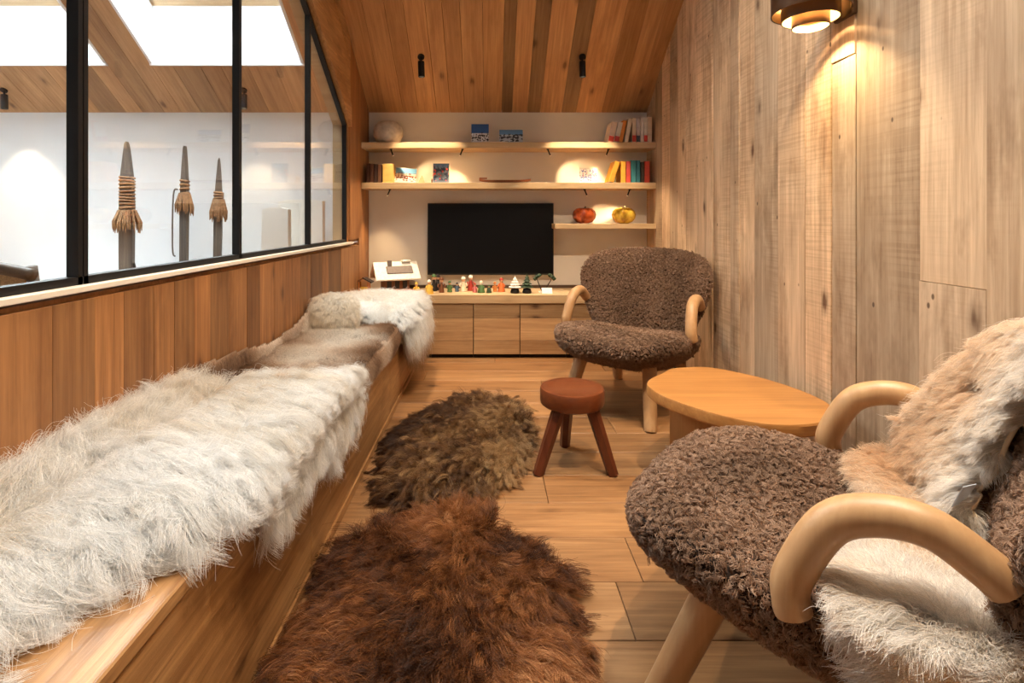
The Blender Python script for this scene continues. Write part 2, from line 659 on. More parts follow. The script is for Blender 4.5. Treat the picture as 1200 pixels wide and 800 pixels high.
# ------------------------------------------------------------------ floor
slab = MB().box(((XO + XR) / 2, (YF + YB) / 2, -0.07), (XR - XO + 0.4, YB - YF + 0.4, 0.1))
floor = struct(slab.build('floor', 'dark_gap'))
fy = 1.237 - 0.2 * 8
row = 0
joints = {}
while fy < YB + 0.1:
    w = 0.2
    y0, y1 = fy, min(fy + w, YB)
    if y1 - y0 > 0.02:
        cut = (0.11 + 0.618 * row) % 1.0 * 1.9 - 0.85
        if abs(fy - 1.837) < 0.05:
            cut = 0.21
        if abs(fy - 1.237) < 0.05:
            cut = 0.35
        xs = [XL, cut, XR]
        for a, b in zip(xs[:-1], xs[1:]):
            if b - a < 0.05:
                continue
            o = MB().box((0, 0, 0), (b - a - 0.002, y1 - y0 - 0.002, 0.02), ch=0.0015).build('floorboard', 'floor_wood_x', floor, ((a + b) / 2, (y0 + y1) / 2, -0.01))
            tint(o, random.uniform(0.7, 1.05), random.uniform(-0.04, 0.08))
    fy += w
    row += 1
struct(MB().box(((XO - 1.03) / 2, (YF + YB) / 2, -0.01), (-1.03 - XO, YB - YF, 0.02)).build('floor_neighbouring_room', 'floor_wood_x'))

# ------------------------------------------------------------------ ceiling with skylight openings
xs = sorted({XO, XR} | {v for s in SKY for v in s[:2]})
ys = sorted({RIDGE, YB} | {v for s in SKY for v in s[2:]})
mb = MB()
for x0, x1 in zip(xs[:-1], xs[1:]):
    for y0, y1 in zip(ys[:-1], ys[1:]):
        if any(s[0] - 1e-6 <= x0 and x1 <= s[1] + 1e-6 and s[2] - 1e-6 <= y0 and y1 <= s[3] + 1e-6 for s in SKY):
            continue
        mb.prism([(x0, y0), (x1, y0), (x1, y1), (x0, y1)], 0.02, 0.12, lambda u, v, h: (u, v, ceil_z(v) + h))
mb.prism([(XO, YF), (XR, YF), (XR, RIDGE), (XO, RIDGE)], 0.02, 0.12, lambda u, v, h: (u, v, ceil_z(v) + h))
ceiling = struct(mb.build('ceiling', 'roof_felt'))


def ceil_plank(x0, x1, y0, y1, tv, warm):
    ln = (y1 - y0) / math.cos(PITCH)
    ym = (y0 + y1) / 2
    o = MB().box((0, 0, 0.01), (x1 - x0 - 0.0015, ln, 0.02), ch=0.0012).build('ceiling_plank', 'ceil_wood_y', ceiling, ((x0 + x1) / 2, ym, ceil_z(ym)), (-PITCH, 0, 0))
    tint(o, tv, warm)


px_edges = [432, 452, 473, 491, 512, 528, 545, 567, 588, 600, 618, 633, 658, 675, 705, 725, 742, 758.5]
tones = [.9, 1.0, .86, 1.1, 1.05, .9, 1.0, .92, .5, 1.1, .56, 1.15, .54, 1.2, .7, 1.0, .9]
warms = [.02, 0, .03, .02, 0, .02, -.02, .02, -.04, 0, -.04, .0, -.04, .02, .1, 0, .02]
for i in range(len(px_edges) - 1):
    a, b = [(p - CX) / F * YB for p in px_edges[i:i + 2]]
    a = XL if i == 0 else a
    b = XR if i == len(px_edges) - 2 else b
    hole = SKY[2]
    if b <= hole[0] or a >= hole[1]:
        ceil_plank(a, b, RIDGE, YB, tones[i], warms[i])
    else:
        ceil_plank(a, b, hole[3], YB, tones[i], warms[i])
x = XO
while x < -1.03 - 0.02:
    w = random.uniform(0.13, 0.24)
    cuts = [s for s in SKY[:2] for s in s[:2]] + [-1.03]
    b = x + w
    for c in cuts:
        if x < c - 1e-6 < b or abs(b - c) < 0.05:
            b = c
    over = any(s[0] - 1e-6 <= x and b <= s[1] + 1e-6 for s in SKY[:2])
    ceil_plank(x, b, SKY[0][3] if over else RIDGE, YB, random.choice([.72, .95, 1.1, 1.2, 1.0]), random.uniform(-.06, 0))
    x = b

# skylight shafts and roof windows, the last one added out of view
for n, (x0, x1, y0, y1) in enumerate(SKY):
    H = 0.42
    mb = MB()
    t = 0.02
    for (ax, bx) in ((x0, x0 + t), (x1 - t, x1)):
        mb.prism([(y0, ceil_z(y0) - .003), (y1, ceil_z(y1) - .003), (y1, ceil_z(y1) + H), (y0, ceil_z(y0) + H)], ax, bx, lambda u, v, h: (h, u, v))
    for (ay, by) in ((y0, y0 + t), (y1 - t, y1)):
        mb.prism([(x0, ceil_z(by) - .003), (x1, ceil_z(by) - .003), (x1, ceil_z(ay) + H), (x0, ceil_z(ay) + H)], ay, by, lambda u, v, h: (u, h, v))
    win = struct(mb.build('window_%d' % (n + 2), 'white_paint'))
    ln = (y1 - y0) / math.cos(PITCH)
    ym = (y0 + y1) / 2
    fr_ = MB()
    xw, fw = x1 - x0, 0.07
    for s in (-1, 1):
        fr_.box((s * (xw / 2 - fw / 2 + 0.02), 0, 0), (fw, ln + 0.04, 0.07))
        fr_.box((0, s * (ln / 2 - fw / 2 + 0.02), 0), (xw, fw, 0.07))
    fo = fr_.build('window_frame', 'shelf_wood_x', win, ((x0 + x1) / 2, ym, ceil_z(ym) + H + 0.03), (-PITCH, 0, 0))
    MB().box((0, 0, 0), (xw - 0.1, ln - 0.1, 0.006)).build('pane', 'window_glass', win, ((x0 + x1) / 2, ym, ceil_z(ym) + H + 0.03), (-PITCH, 0, 0))

# ------------------------------------------------------------------ walls
struct(MB().box(((XL + XR) / 2, YB + 0.05, 1.1), (XR - XL + 0.4, 0.1, 2.4)).build('wall_back', 'plaster_white'))
struct(MB().box(((XO - 0.95) / 2 - 0.15, YB + 0.051, 1.1), (-0.95 - XO + 0.3, 0.1, 2.4)).build('wall_back_neighbouring_room', 'white_paint'))
struct(MB().box(((XO + XR) / 2, YF - 0.05, 1.1), (XR - XO + 0.4, 0.1, 2.4)).build('wall_front', 'plaster_white'))
gable = [(YF, 0), (YB + 0.1, 0), (YB + 0.1, ceil_z(YB) + 0.1), (RIDGE, ceil_z(RIDGE) + 0.1), (YF, ceil_z(YF) + 0.1)]
struct(MB().prism(gable, XO - 0.1, XO, lambda u, v, h: (h, u, v)).build('wall_left_neighbouring_room', 'white_paint'))
wall_right = struct(MB().prism(gable, XR + 0.018, XR + 0.12, lambda u, v, h: (h, u, v)).build('wall_right', 'dark_gap'))


def wall_plank(y0, y1, z0, z1a, z1b, tv, warm):
    """vertical board on the right wall between depths y0 < y1; z1a/z1b its top heights"""
    ym, zm = (y0 + y1) / 2, (z0 + z1a) / 2
    g = 0.0012
    t = random.uniform(0.0, 0.010)
    o = MB().prism([(y0 + g - ym, z0 + g - zm), (y1 - g - ym, z0 + g - zm), (y1 - g - ym, z1b - g - zm), (y0 + g - ym, z1a - g - zm)], -t, 0.018, lambda u, v, h: (h, u, v)).build(
        'wall_plank', 'old_wood_z', wall_right, (XR, ym, zm))
    tint(o, tv, warm)


edges = [757.5, 769, 777, 786, 795, 805, 836, 858, 868, 886, 914, 946, 976, 1004, 1080, 1160, 1262, 1350, 1480, 1650, 1900]
tn = [1 - 1.35 * (1 - v) for v in [.9, .72, 1.0, .78, 1.02, 1.1, .98, .88, 1.05, .84, 1.02, 1.08, .86, .72, 1.02, .93, 1.0, .9, 1.05, .95]]
wm = [.06, .04, .05, .03, .03, .02, .02, 0, .02, -.01, .01, .03, -.03, -.01, -.01, 0, 0, 0, 0, 0]
for i in range(len(edges) - 1):
    y1, y0 = XR * F / (edges[i] - CX), XR * F / (edges[i + 1] - CX)
    if i == 0:
        y1 = YB
    c0, c1 = ceil_z(y0), ceil_z(y1)
    if i == 12:
        zj = 1 + (257 - 62) / F * y0
        wall_plank(y0, y1, 0, zj, zj - 0.005, tn[i], wm[i])
        wall_plank(y0, y1, zj, c0, c1, 1.04, .03)
    elif i == 14:
        zj = 1 - (340 - 257) / F * y0
        wall_plank(y0, y1, 0, zj, zj, 1.0, -.03)
        wall_plank(y0, y1, zj, c0, c1, tn[i], wm[i])
    else:
        wall_plank(y0, y1, 0, c0, c1, tn[i], wm[i])
y = XR * F / (edges[-1] - CX)
while y > YF + 0.02:
    y0 = max(YF, y - 0.2)
    wall_plank(y0, y, 0, ceil_z(y0), ceil_z(y), random.uniform(.8, 1.05), 0)
    y = y0

# partition on the left: half wall, jamb post, sloping band over the glazing
SILL = 0.842
YJ = 3.53                                   # far end of the glazing
YG = -0.6                                   # near end of the glazing


def glaze_top(y):
    return min(1.641 + 0.66 * (YJ - y), 2.95)


YCAP = YJ - (2.95 - 1.641) / 0.66
XP = -1.04                                  # neighbouring room's face of the partition
core = MB()
core.box(((XP + XL - 0.016) / 2, (YF + YB) / 2, SILL / 2 - 0.01), (XL - 0.016 - XP, YB - YF, SILL - 0.02))
xin = XL - 0.014
core.prism([(YJ + 0.012, SILL), (YB, SILL), (YB, ceil_z(YB)), (YJ + 0.012, ceil_z(YJ))], XP, xin, lambda u, v, h: (h, u, v))
core.prism([(YJ + 0.012, glaze_top(YJ) + 0.012), (YJ + 0.012, ceil_z(YJ)), (RIDGE, ceil_z(RIDGE)), (RIDGE, 2.962), (YCAP, 2.962)], XP, xin, lambda u, v, h: (h, u, v))
core.prism([(RIDGE, 2.962), (RIDGE, ceil_z(RIDGE)), (YG, ceil_z(YG)), (YG, 2.962)], XP, xin, lambda u, v, h: (h, u, v))
core.prism([(YF, SILL), (YG, SILL), (YG, ceil_z(YG)), (YF, ceil_z(YF))], XP, xin, lambda u, v, h: (h, u, v))
wall_left = struct(core.build('wall_left', 'half_wood_z'))
wall_left.color = (1.15, 1.15, 1.1, 1)
y = YB
k = 0
hp = [411, 400, 385, 378, 365, 352, 336, 322, 305, 290, 270, 247, 228, 205, 181, 146, 112, 62, -10]
he = [YB, 3.81] + [abs(XL) * F / (CX - p) for p in hp[1:]] + [0.8, 0.62, 0.45, 0.25, 0.05, -0.2, -0.45, -0.7, -0.95, -1.2, -1.45, YF]
hv = [1.0, .9, .5, .85, .6, .8, 1.05, .9, 1.1, .68, 1.0, .82, 1.12, .74, 1.0, .84, 1.08, .8, .95]
for i in range(len(he) - 1):
    y1, y0 = he[i], he[i + 1]
    if i == 0:
        continue
    o = MB().box((0, 0, 0), (0.016, y1 - y0 - 0.0015, SILL - 0.03), ch=0.001).build('half_wall_plank', 'half_wood_z', wall_left, (XL - 0.008 - random.uniform(0, .003), (y0 + y1) / 2, (SILL - 0.03) / 2))
    tint(o, hv[i % len(hv)], random.uniform(-.02, .05))
# jamb post and niche side panels (run up to the ceiling)


def side_panel(name, y0, y1, z0, tv, th=0.014):
    ym = (y0 + y1) / 2
    o = MB().prism([(y0 - ym + .001, z0), (y1 - ym - .001, z0), (y1 - ym - .001, ceil_z(y1)), (y0 - ym + .001, ceil_z(y0))], 0, th, lambda u, v, h: (h, u, v)).build(name, 'half_wood_z', wall_left, (XL - 0.014, ym, 0))
    tint(o, tv, .03)


side_panel('jamb_post', YJ + 0.035, 3.81, SILL + 0.02, 1.15)
side_panel('niche_panel', 3.81, YB, 0.0, 1.05)
# sloping boards above the glazing
n_b = 4
for k in range(n_b):
    def zz(y, f):
        a = 1.641 + 0.66 * (YJ - y) + 0.015
        return a + (ceil_z(y) - a) * f
    f0, f1 = k / n_b, (k + 1) / n_b
    ya, yb = RIDGE + 0.45, YJ + 0.035
    o = MB().prism([(ya, zz(ya, f0) + .001), (yb, zz(yb, f0) + .001), (yb, zz(yb, f1) - .001), (ya, zz(ya, f1) - .001)], 0, 0.014 + (0.012 if k == 0 else 0.002 * (k % 2)), lambda u, v, h: (h, u, v)).build(
        'sloping_board', 'bench_wood_y', wall_left, (XL - 0.014, 0, 0))
    tint(o, [1.25, 1.0, 1.1, .95][k], .0)
# reveal boards on the far side of the glass
rv = MB()
rv.prism([(YJ, SILL), (YJ + 0.012, SILL), (YJ + 0.012, glaze_top(YJ) + 0.015), (YJ, glaze_top(YJ))], XP - 0.02, XL - 0.03, lambda u, v, h: (h, u, v))
rv.prism([(YJ, glaze_top(YJ)), (YJ + 0.012, glaze_top(YJ) + 0.012), (YCAP, 2.962), (YCAP, 2.95)], XP - 0.02, XL - 0.03, lambda u, v, h: (h, u, v))
tint(rv.build('reveal_board', 'shelf_wood_x', wall_left), 0.8)
sill = struct(MB().box((XL - 0.042, (YG + YJ + 0.1) / 2, SILL - 0.004), (0.10, YJ + 0.1 - YG, 0.015), ch=0.002).build('trim_1', 'sill_white'))

# glazing: black steel frame, mullions, panes
win1 = struct(empty('window_1', (0, 0, 0)), 'black steel framed interior glazing with a sloping head')
XG = XL - 0.03
FB = SILL + 0.004


def bar(name, pts, w0, w1):
    return MB().prism(pts, XG - w0, XG + w1, lambda u, v, h: (h, u, v)).build(name, 'black_metal', win1)


bw = 0.019
bar('bottom_rail', [(YG, FB), (YJ, FB), (YJ, FB + bw), (YG, FB + bw)], .012, .016)
bar('head_rail', [(YJ, glaze_top(YJ)), (YCAP, 2.95), (YCAP, 2.95 - bw * 1.2), (YJ, glaze_top(YJ) - bw * 1.2)], .012, .016)
bar('head_rail', [(YCAP, 2.95), (YG, 2.95), (YG, 2.95 - bw), (YCAP, 2.95 - bw)], .012, .016)
bar('end_stile', [(YJ, FB), (YJ, glaze_top(YJ)), (YJ - 0.022, glaze_top(YJ) + .01), (YJ - 0.022, FB)], .012, .016)
bar('end_stile', [(YG, FB), (YG, 2.95), (YG + 0.03, 2.95), (YG + 0.03, FB)], .012, .016)
mull = [2.81, 2.02, 1.237, 0.4]
for i, ym in enumerate(mull):
    if i == 2:
        for d in (-0.0085, 0.0085):
            bar('mullion', [(ym + d - .007, FB), (ym + d - .007, glaze_top(ym) - .005), (ym + d + .007, glaze_top(ym) - .005), (ym + d + .007, FB)], .012, .016)
    else:
        bar('mullion', [(ym - .010, FB), (ym - .010, glaze_top(ym) - .005), (ym + .010, glaze_top(ym) - .005), (ym + .010, FB)], .012, .016)
st = [YJ - .02] + mull + [YG + .02]
for a, b in zip(st[:-1], st[1:]):
    pts = [(a, FB + .01), (a, glaze_top(a) - .01)]
    if b < YCAP < a:
        pts.append((YCAP, 2.94))
    pts += [(b, glaze_top(b) - .01), (b, FB + .01)]
    MB().prism(pts, XG - .003, XG + .003, lambda u, v, h: (h, u, v)).build('pane', 'window_glass', win1)

# ------------------------------------------------------------------ ceiling and wall lamps


def spot(loc, direction, watts, angle, blend=0.4, col=(1, 0.76, 0.5), r=0.012, name='spot_beam'):
    la = bpy.data.lights.new(name, 'SPOT')
    la.energy = watts
    la.color = col
    la.spot_size = angle
    la.spot_blend = blend
    la.shadow_soft_size = r
    o = bpy.data.objects.new(name, la)
    COL.objects.link(o)
    o.location = loc
    o.rotation_euler = Vector(direction).to_track_quat('-Z', 'Y').to_euler()
    return o


def ceiling_spot(x, y, aim, watts, label, group, angle=1.3, lens=True):
    z = ceil_z(y)
    root = tag(empty('ceiling_spotlight', (x, y, z)), label, 'spotlight', group)
    d = (Vector(aim) - Vector((x, y, z - 0.1))).normalized()
    R = d.to_track_quat('-Z', 'Y').to_matrix()
    MB().lathe([(0.0001, 0.004), (0.024, 0.004), (0.024, -0.012), (0.0001, -0.012)], rot=Euler((-PITCH, 0, 0)).to_matrix()).build('mount', 'black_metal', root, smooth=True, angle=0.6)
    MB().tube([(0, 0, -0.005), (0, 0, -0.04)], 0.007, 8).build('stem', 'black_metal', root)
    c = Vector((0, 0, -0.045)) + d * 0.045
    MB().lathe([(0.0001, 0.055), (0.021, 0.055), (0.023, 0.05), (0.023, -0.055), (0.019, -0.055), (0.019, -0.04), (0.0001, -0.04)], c, rot=R).build('barrel', 'black_metal', root, smooth=True, angle=0.6)
    MB().lathe([(0.0001, 0), (0.018, 0)], c + d * 0.041, rot=R).build('lens', 'lamp_lens', root)
    spot(Vector((x, y, z)) + c + d * 0.06, d, watts, angle)
    return root


g1 = 'black ceiling spotlights over the lounge'
ceiling_spot(-0.48, 3.68, (-0.42, 3.75, 0), 34, 'black spotlight on sloping plank ceiling above shelves, on the glazing side', g1)
ceiling_spot(0.66, 3.68, (0.72, 3.75, 0), 34, 'black spotlight on sloping plank ceiling above shelves, on the plank wall side', g1)
ceiling_spot(0.62, 0.7, (0.62, 1.95, 0), 125, 'black ceiling spotlight at the ridge aimed at the coffee table', g1, 1.35)
ceiling_spot(1.02, 1.7, (0.75, 1.2, 0), 35, 'black ceiling spotlight added out of view above the armchair with sheepskin', g1, 1.6)  # unseen extra lamp, added to light the near armchair
ceiling_spot(-0.6, 2.2, (-0.3, 2.0, 0), 45, 'black ceiling spotlight added out of view above the fur covered bench', g1, 1.6)  # another added lamp out of view, brightens the bench side
g2 = 'black ceiling spotlights in the neighbouring room'
ceiling_spot(-1.85, 3.93, (-1.75, 3.7, 0), 8, 'black spotlight behind the glass, above the pale stone blocks', g2)
ceiling_spot(-3.66, 3.93, (-3.6, 3.9, 0), 10, 'black spotlight behind the glass, above the cane backed chair', g2)

# tiered wall lamp
YS, XS_ = 1.81, 1.118
lamp = tag(empty('wall_lamp', (XS_, YS, 1.667)), 'tiered bronze wall lamp with three nested round shades on plank wall', 'wall lamp')
MB().box((XR - XS_ - 0.011, 0, 0.11), (0.02, 0.1, 0.16), ch=0.004).build('back_plate', 'bronze', lamp)
MB().tube([(XR - XS_ - 0.02, 0, 0.15), (0, 0, 0.15)], 0.01, 10).build('arm', 'bronze', lamp, smooth=True, angle=.6)
for r, z0, z1 in ((0.122, 0.052, 0.13), (0.090, 0.026, 0.085), (0.058, 0.0, 0.045)):
    sh = MB().lathe([(r, z1), (r, z0), (r - 0.003, z0), (r - 0.003, z1)], seg=40)
    sh.lathe([(r, z1), (r - 0.03, z1 + 0.008), (r - 0.03, z1 + 0.005), (r - .003, z1 - 0.002)], seg=40)
    so = sh.build('shade', 'bronze', lamp, smooth=True, angle=0.6)
    MB().lathe([(r - 0.004, z1 - 0.002), (r - 0.004, z0 + 0.001)], seg=40).build('inner_face', 'brass_inner', so, smooth=True)
MB().lathe([(0.0001, 0.142), (0.092, 0.138), (0.092, 0.142), (0.0001, 0.146)], seg=40).build('top_cap', 'bronze', lamp, smooth=True, angle=.6)
MB().lathe([(0.0001, 0.128), (0.016, 0.125), (0.02, 0.112), (0.016, 0.102), (0.0001, 0.098)], (0, 0, 0)).build('bulb', 'lamp_lens', lamp, smooth=True)
spot((XS_, YS, 1.667 + .05), (0.0, 0, -1), 8, 2.1, 0.3, (1, 0.70, 0.38), 0.012)
pl = bpy.data.lights.new('wall_lamp_glow', 'POINT')
pl.energy, pl.color, pl.shadow_soft_size = 3.0, (1, 0.72, 0.4), 0.012
plo = bpy.data.objects.new('wall_lamp_glow', pl)
plo.location = (XS_, YS, 1.667 + 0.088)
COL.objects.link(plo)

# ------------------------------------------------------------------ bench along the half wall
XE = -0.493                                 # front face of the bench
BT = 0.42                                   # bench height
YBE = 3.66
bench = tag(empty('built_in_bench', (XE, 1.2, 0)), 'long built-in wooden bench along the half wall under furs', 'bench')
bl = YBE + 0.75


def bpart(name, c, s, tv, ch=0.002, mat='bench_wood_y'):
    o = MB().box((0, 0, 0), s, ch=ch).build(name, mat, bench, (c[0] - XE, c[1] - 1.2, c[2]))
    tint(o, tv, 0.0)
    return o


ym = (YBE - 0.75) / 2
bpart('carcass', ((XL + XE) / 2 - 0.01, ym, 0.19), (XE - XL - 0.03, bl - 0.02, 0.38), 0.5)
for i, (a, b) in enumerate(((XL + 0.002, -0.80), (-0.80, -0.655), (-0.655, XE - 0.001))):
    bpart('seat_board', ((a + b) / 2, ym, BT - 0.0125), (b - a - 0.002, bl, 0.025), (1.0, 0.85, 1.12)[i])
cuts = [-0.75, 0.2, 1.45, 2.6, YBE]
for a, b in zip(cuts[:-1], cuts[1:]):
    bpart('front_board', (XE - 0.011, (a + b) / 2, 0.213), (0.018, b - a - 0.001, 0.355), random.uniform(.85, 1.05), 0.001)
bpart('front_lip', (XE - 0.008, ym, BT - 0.014), (0.02, bl, 0.027), 1.1, 0.003)
bpart('base_strip', (XE - 0.004, ym, 0.016), (0.014, bl, 0.03), 1.15, 0.001)

# ------------------------------------------------------------------ low cabinets and worktop under the television
YC = 3.74
CT = 0.46
top = MB().box((0, 0, 0), (XR - XL - 0.004, YB - YC, 0.065), ch=0.003).build('worktop', 'shelf_wood_x', None, ((XL + XR) / 2, (YC + YB) / 2, CT - 0.0325))
tag(top, 'long pale wooden worktop under the television holding small figurines', 'worktop')
tint(top, 0.95)
ups = MB().box((0, 0, 0), (1.62, 0.014, 0.022)).build('trim_2', 'dark_wood_x', None, (0.05, YB - 0.008, CT + 0.011))
struct(ups)
dx = 0.3355
x0 = (500 - CX) / F * YC - dx
nx = 5
cab_lab = ['low wooden cabinet with knotty door, half hidden behind the bench end',
           'low wooden cabinet with knotty door beside the bench end',
           'low wooden cabinet with knotty door below the middle of the television',
           'low wooden cabinet with dark knots on its door, beside the fur armchair',
           'low wooden cabinet with knotty door behind the fur armchair']
for i in range(nx):
    a, b = x0 + i * dx, x0 + (i + 1) * dx
    if i == 0:
        a = XL + 0.002
    if i == nx - 1:
        b = XR - 0.002
    c = tag(empty('low_cabinet', ((a + b) / 2, YC, 0)), cab_lab[i], 'cabinet', 'low cabinets under the worktop')
    w = b - a
    MB().box((0, 0.2, 0.207), (w - 0.004, 0.33, 0.37)).build('body', 'dark_gap', c)
    MB().box((0, 0.05, 0.011), (w - 0.004, 0.02, 0.022)).build('toe_kick', 'dark_gap', c)
    d = MB().box((0, 0.034, 0.205), (w - 0.006, 0.006, 0.36)).build('door', 'door_wood_x', c)
    for (z0, z1, tv) in ((0.028, 0.128, .95), (0.128, 0.288, 1.1), (0.288, 0.392, .68)):
        o = MB().box((0, 0, 0), (w - 0.005, 0.018, z1 - z0 - 0.0015), ch=0.001).build('door_plank', 'door_wood_x', d, (0, 0.021, (z0 + z1) / 2))
        tint(o, tv * random.uniform(.93, 1.05))

# television
tv = tag(empty('television', ((575 - CX) / F * 4.07, 4.07, 0)), 'flat black television on the white wall above the worktop', 'television')
tw, zt, zb = 147.5 / F * 4.07, 1 + (257 - 238) / F * 4.07, 1 - (322 - 257) / F * 4.07
MB().box((0, 0.012, (zt + zb) / 2), (tw, 0.03, zt - zb), ch=0.003).build('casing', 'tv_case', tv)
MB().box((0, -0.0045, (zt + zb) / 2 + 0.004), (tw - 0.014, 0.002, zt - zb - 0.022)).build('screen', 'tv_screen', tv)
MB().box((0, 0.037, (zt + zb) / 2), (0.4, 0.024, 0.3)).build('wall_bracket', 'tv_case', tv)

# ------------------------------------------------------------------ shelves
YS0 = 3.87
shelf_defs = [('upper long', XL, 1.574, 1.53, 'uppermost long pale wooden shelf under the plank ceiling'),
              ('lower long', XL, 1.274, 1.228, 'long pale wooden shelf just above the television'),
              ('short', 0.489, 0.968, 0.930, 'short pale wooden shelf beside the television')]
for nm, xa, zt_, zb_, lab in shelf_defs:
    o = MB().box((0, 0, 0), (XR - xa - 0.002, YB - YS0, zt_ - zb_), ch=0.002).build('wall_shelf', 'shelf_wood_x', None, ((xa + XR) / 2, (YS0 + YB) / 2, (zt_ + zb_) / 2))
    tag(o, lab, 'shelf')
    tint(o, 1.0)

Z1, Z2, Z3 = 1.574, 1.274, 0.968


def stick_light(px, py, zsh, aim, watts, label):
    y = 3.92
    x = (px - CX) / F * y
    root = tag(empty('shelf_spotlight', (x, y, zsh)), label, 'spotlight', 'small black spotlights under the shelves')
    d = (Vector(aim) - Vector((x, y, zsh))).normalized()
    MB().box((0, 0, -0.003), (0.018, 0.018, 0.006)).build('mount', 'black_metal', root)
    lean = 0.35 * (1 if d.x > 0 else -1)
    e = Vector((lean * 0.05, -0.004, -0.048))
    MB().tube([(0, 0, -0.004), e], 0.0055, 10).build('barrel', 'black_metal', root, smooth=True, angle=.6)
    MB().tube([e + Vector((0, .003, .004)), e + Vector((0, .005, .0))], [0.003, 0.003], 8).build('lens', 'lamp_lens', root)
    spot(Vector((x, y, zsh)) + e + d * 0.02, d, watts * 1.5, 1.3, 0.7, (1, 0.66, 0.33), 0.006)


stick_light(458, 176, 1.53, (-0.33, 4.08, 1.28), 2.6, 'small black spotlight under uppermost shelf, above the dark books')
stick_light(542, 177, 1.53, (-0.28, 4.09, 1.27), 2.2, 'small black spotlight under uppermost shelf, above the wooden boat')
stick_light(642, 176, 1.53, (0.72, 4.1, 1.32), 2.6, 'small black spotlight under uppermost shelf, nearest to the white picture')
stick_light(713, 176, 1.53, (0.80, 4.09, 1.30), 2.6, 'small black spotlight under uppermost shelf, above the yellow books')
stick_light(457, 225, 1.228, (-0.85, 3.98, 0.6), 2.4, 'small black spotlight under lower shelf, above the toy chalet')
stick_light(685, 225, 1.228, (0.9, 4.08, 1.0), 1.6, 'small black spotlight under lower shelf, above the red gourd')
stick_light(738, 224, 1.228, (1.0, 4.09, 1.0), 2.4, 'small black spotlight under lower shelf, above the yellow gourd')


def book(x, zsh, w, h, d, col, label, lean=0.0, group=None, y=3.9, cap=None):
    """an upright book, spine to the room"""
    key = 'cover_%d_%d_%d' % col
    if key not in MATS:
        plain(key, srgb(*col), 0.6, noise=0.12, nscale=25)
    root = tag(empty('book', (x, y, zsh + w / 2 * math.sin(abs(lean)))), label, 'book', group)
    root.rotation_euler = (0, lean, 0)
    mb_ = MB()
    for s in (-1, 1):
        mb_.box((s * (w / 2 - 0.0012), d / 2, h / 2), (0.0024, d, h))
    mb_.box((0, 0.0012, h / 2), (w, 0.0024, h), ch=0.001)
    mb_.build('cover', key, root)
    MB().box((0, d / 2, h / 2), (w - 0.005, d - 0.006, h - 0.006)).build('pages', 'paper', root)
    if cap:
        k2 = 'cover_%d_%d_%d' % cap
        if k2 not in MATS:
            plain(k2, srgb(*cap), 0.6)
        MB().box((0, -0.0006, h * 0.16), (w * 0.92, 0.0014, h * 0.26)).build('spine_band', k2, root)
    return root


plain('paper', srgb(235, 226, 205), 0.85)
ps = F / 3.9                                  # pixels per metre on the shelves
gb1, gb2, gb3 = 'books at the end of the uppermost shelf', 'colourful books on the lower shelf', 'dark old books on the lower shelf'
row1 = [(715.5, 6.5, 24, (232, 214, 196), (200, 70, 60), .22, 'cream book leaning at the start of the uppermost row'),
        (722.2, 5.5, 24, (228, 220, 210), (190, 60, 50), .22, 'pale leaning book beside the orange one, red foot'),
        (727.4, 4.2, 26, (226, 142, 62), None, .2, 'thin orange leaning book on the uppermost shelf'),
        (733.6, 4.6, 28, (236, 222, 200), None, .2, 'ivory book between orange and red banded books'),
        (743.2, 4.6, 29, (232, 214, 190), (205, 60, 48), 0, 'cream book with a red band low on its spine'),
        (748, 4.4, 28, (214, 206, 204), (70, 78, 96), 0, 'grey white book with a slate blue band'),
        (752.4, 3.9, 29, (236, 232, 226), None, 0, 'plain white book on the uppermost shelf'),
        (756.7, 4.2, 29, (238, 230, 216), (206, 62, 52), 0, 'white book with a short red band at its foot'),
        (761.6, 4.8, 30, (235, 212, 186), None, 0, 'tall pinkish book against the plank wall')]
for cx, w, h, col, cap, ln, lab in row1:
    book((cx - CX) / ps, Z1 + .002, w / ps, h / ps, 0.16, col, lab, ln, gb1, cap=cap)
row2 = [(716.5, 5.5, 25, (222, 160, 52), .3, 'mustard book leaning away from the yellow book'),
        (730.6, 5.4, 25, (236, 172, 60), 0, 'yellow book standing upright beside the red one'),
        (736.4, 5.2, 25, (206, 78, 66), 0, 'red book between yellow and teal books'),
        (742.4, 6, 26, (60, 132, 142), 0, 'teal book next to the red one'),
        (748, 4.4, 26, (48, 118, 132), 0, 'thin dark teal book on the lower shelf'),
        (753, 3.8, 24, (64, 52, 44), 0, 'thin black brown book between teal and red'),
        (758.5, 6, 25, (204, 72, 52), 0, 'red orange book against the plank wall on the lower shelf')]
for cx, w, h, col, ln, lab in row2:
    book((cx - CX) / ps, Z2 + .002, w / ps, h / ps, 0.16, col, lab, ln, gb2)
for i, (cx, col) in enumerate(((431.5, (74, 44, 30)), (436, (98, 60, 40)), (440.5, (66, 42, 32)), (445, (110, 72, 48)))):
    book((cx - CX) / ps, Z2 + .002, 4.2 / ps, (22.5 - .4 * i) / ps, 0.14, col,
         ['darkest brown old book against the wooden niche side', 'chestnut brown old book, second from the niche side', 'dark umber old book, third from the niche side', 'tan brown old book beside the yellow one'][i], 0, gb3)
book((454.5 - CX) / ps, Z2 + .002, 12 / ps, 22 / ps, 0.10, (232, 190, 104), 'wide honey yellow book after the dark old books', 0.0, gb3)


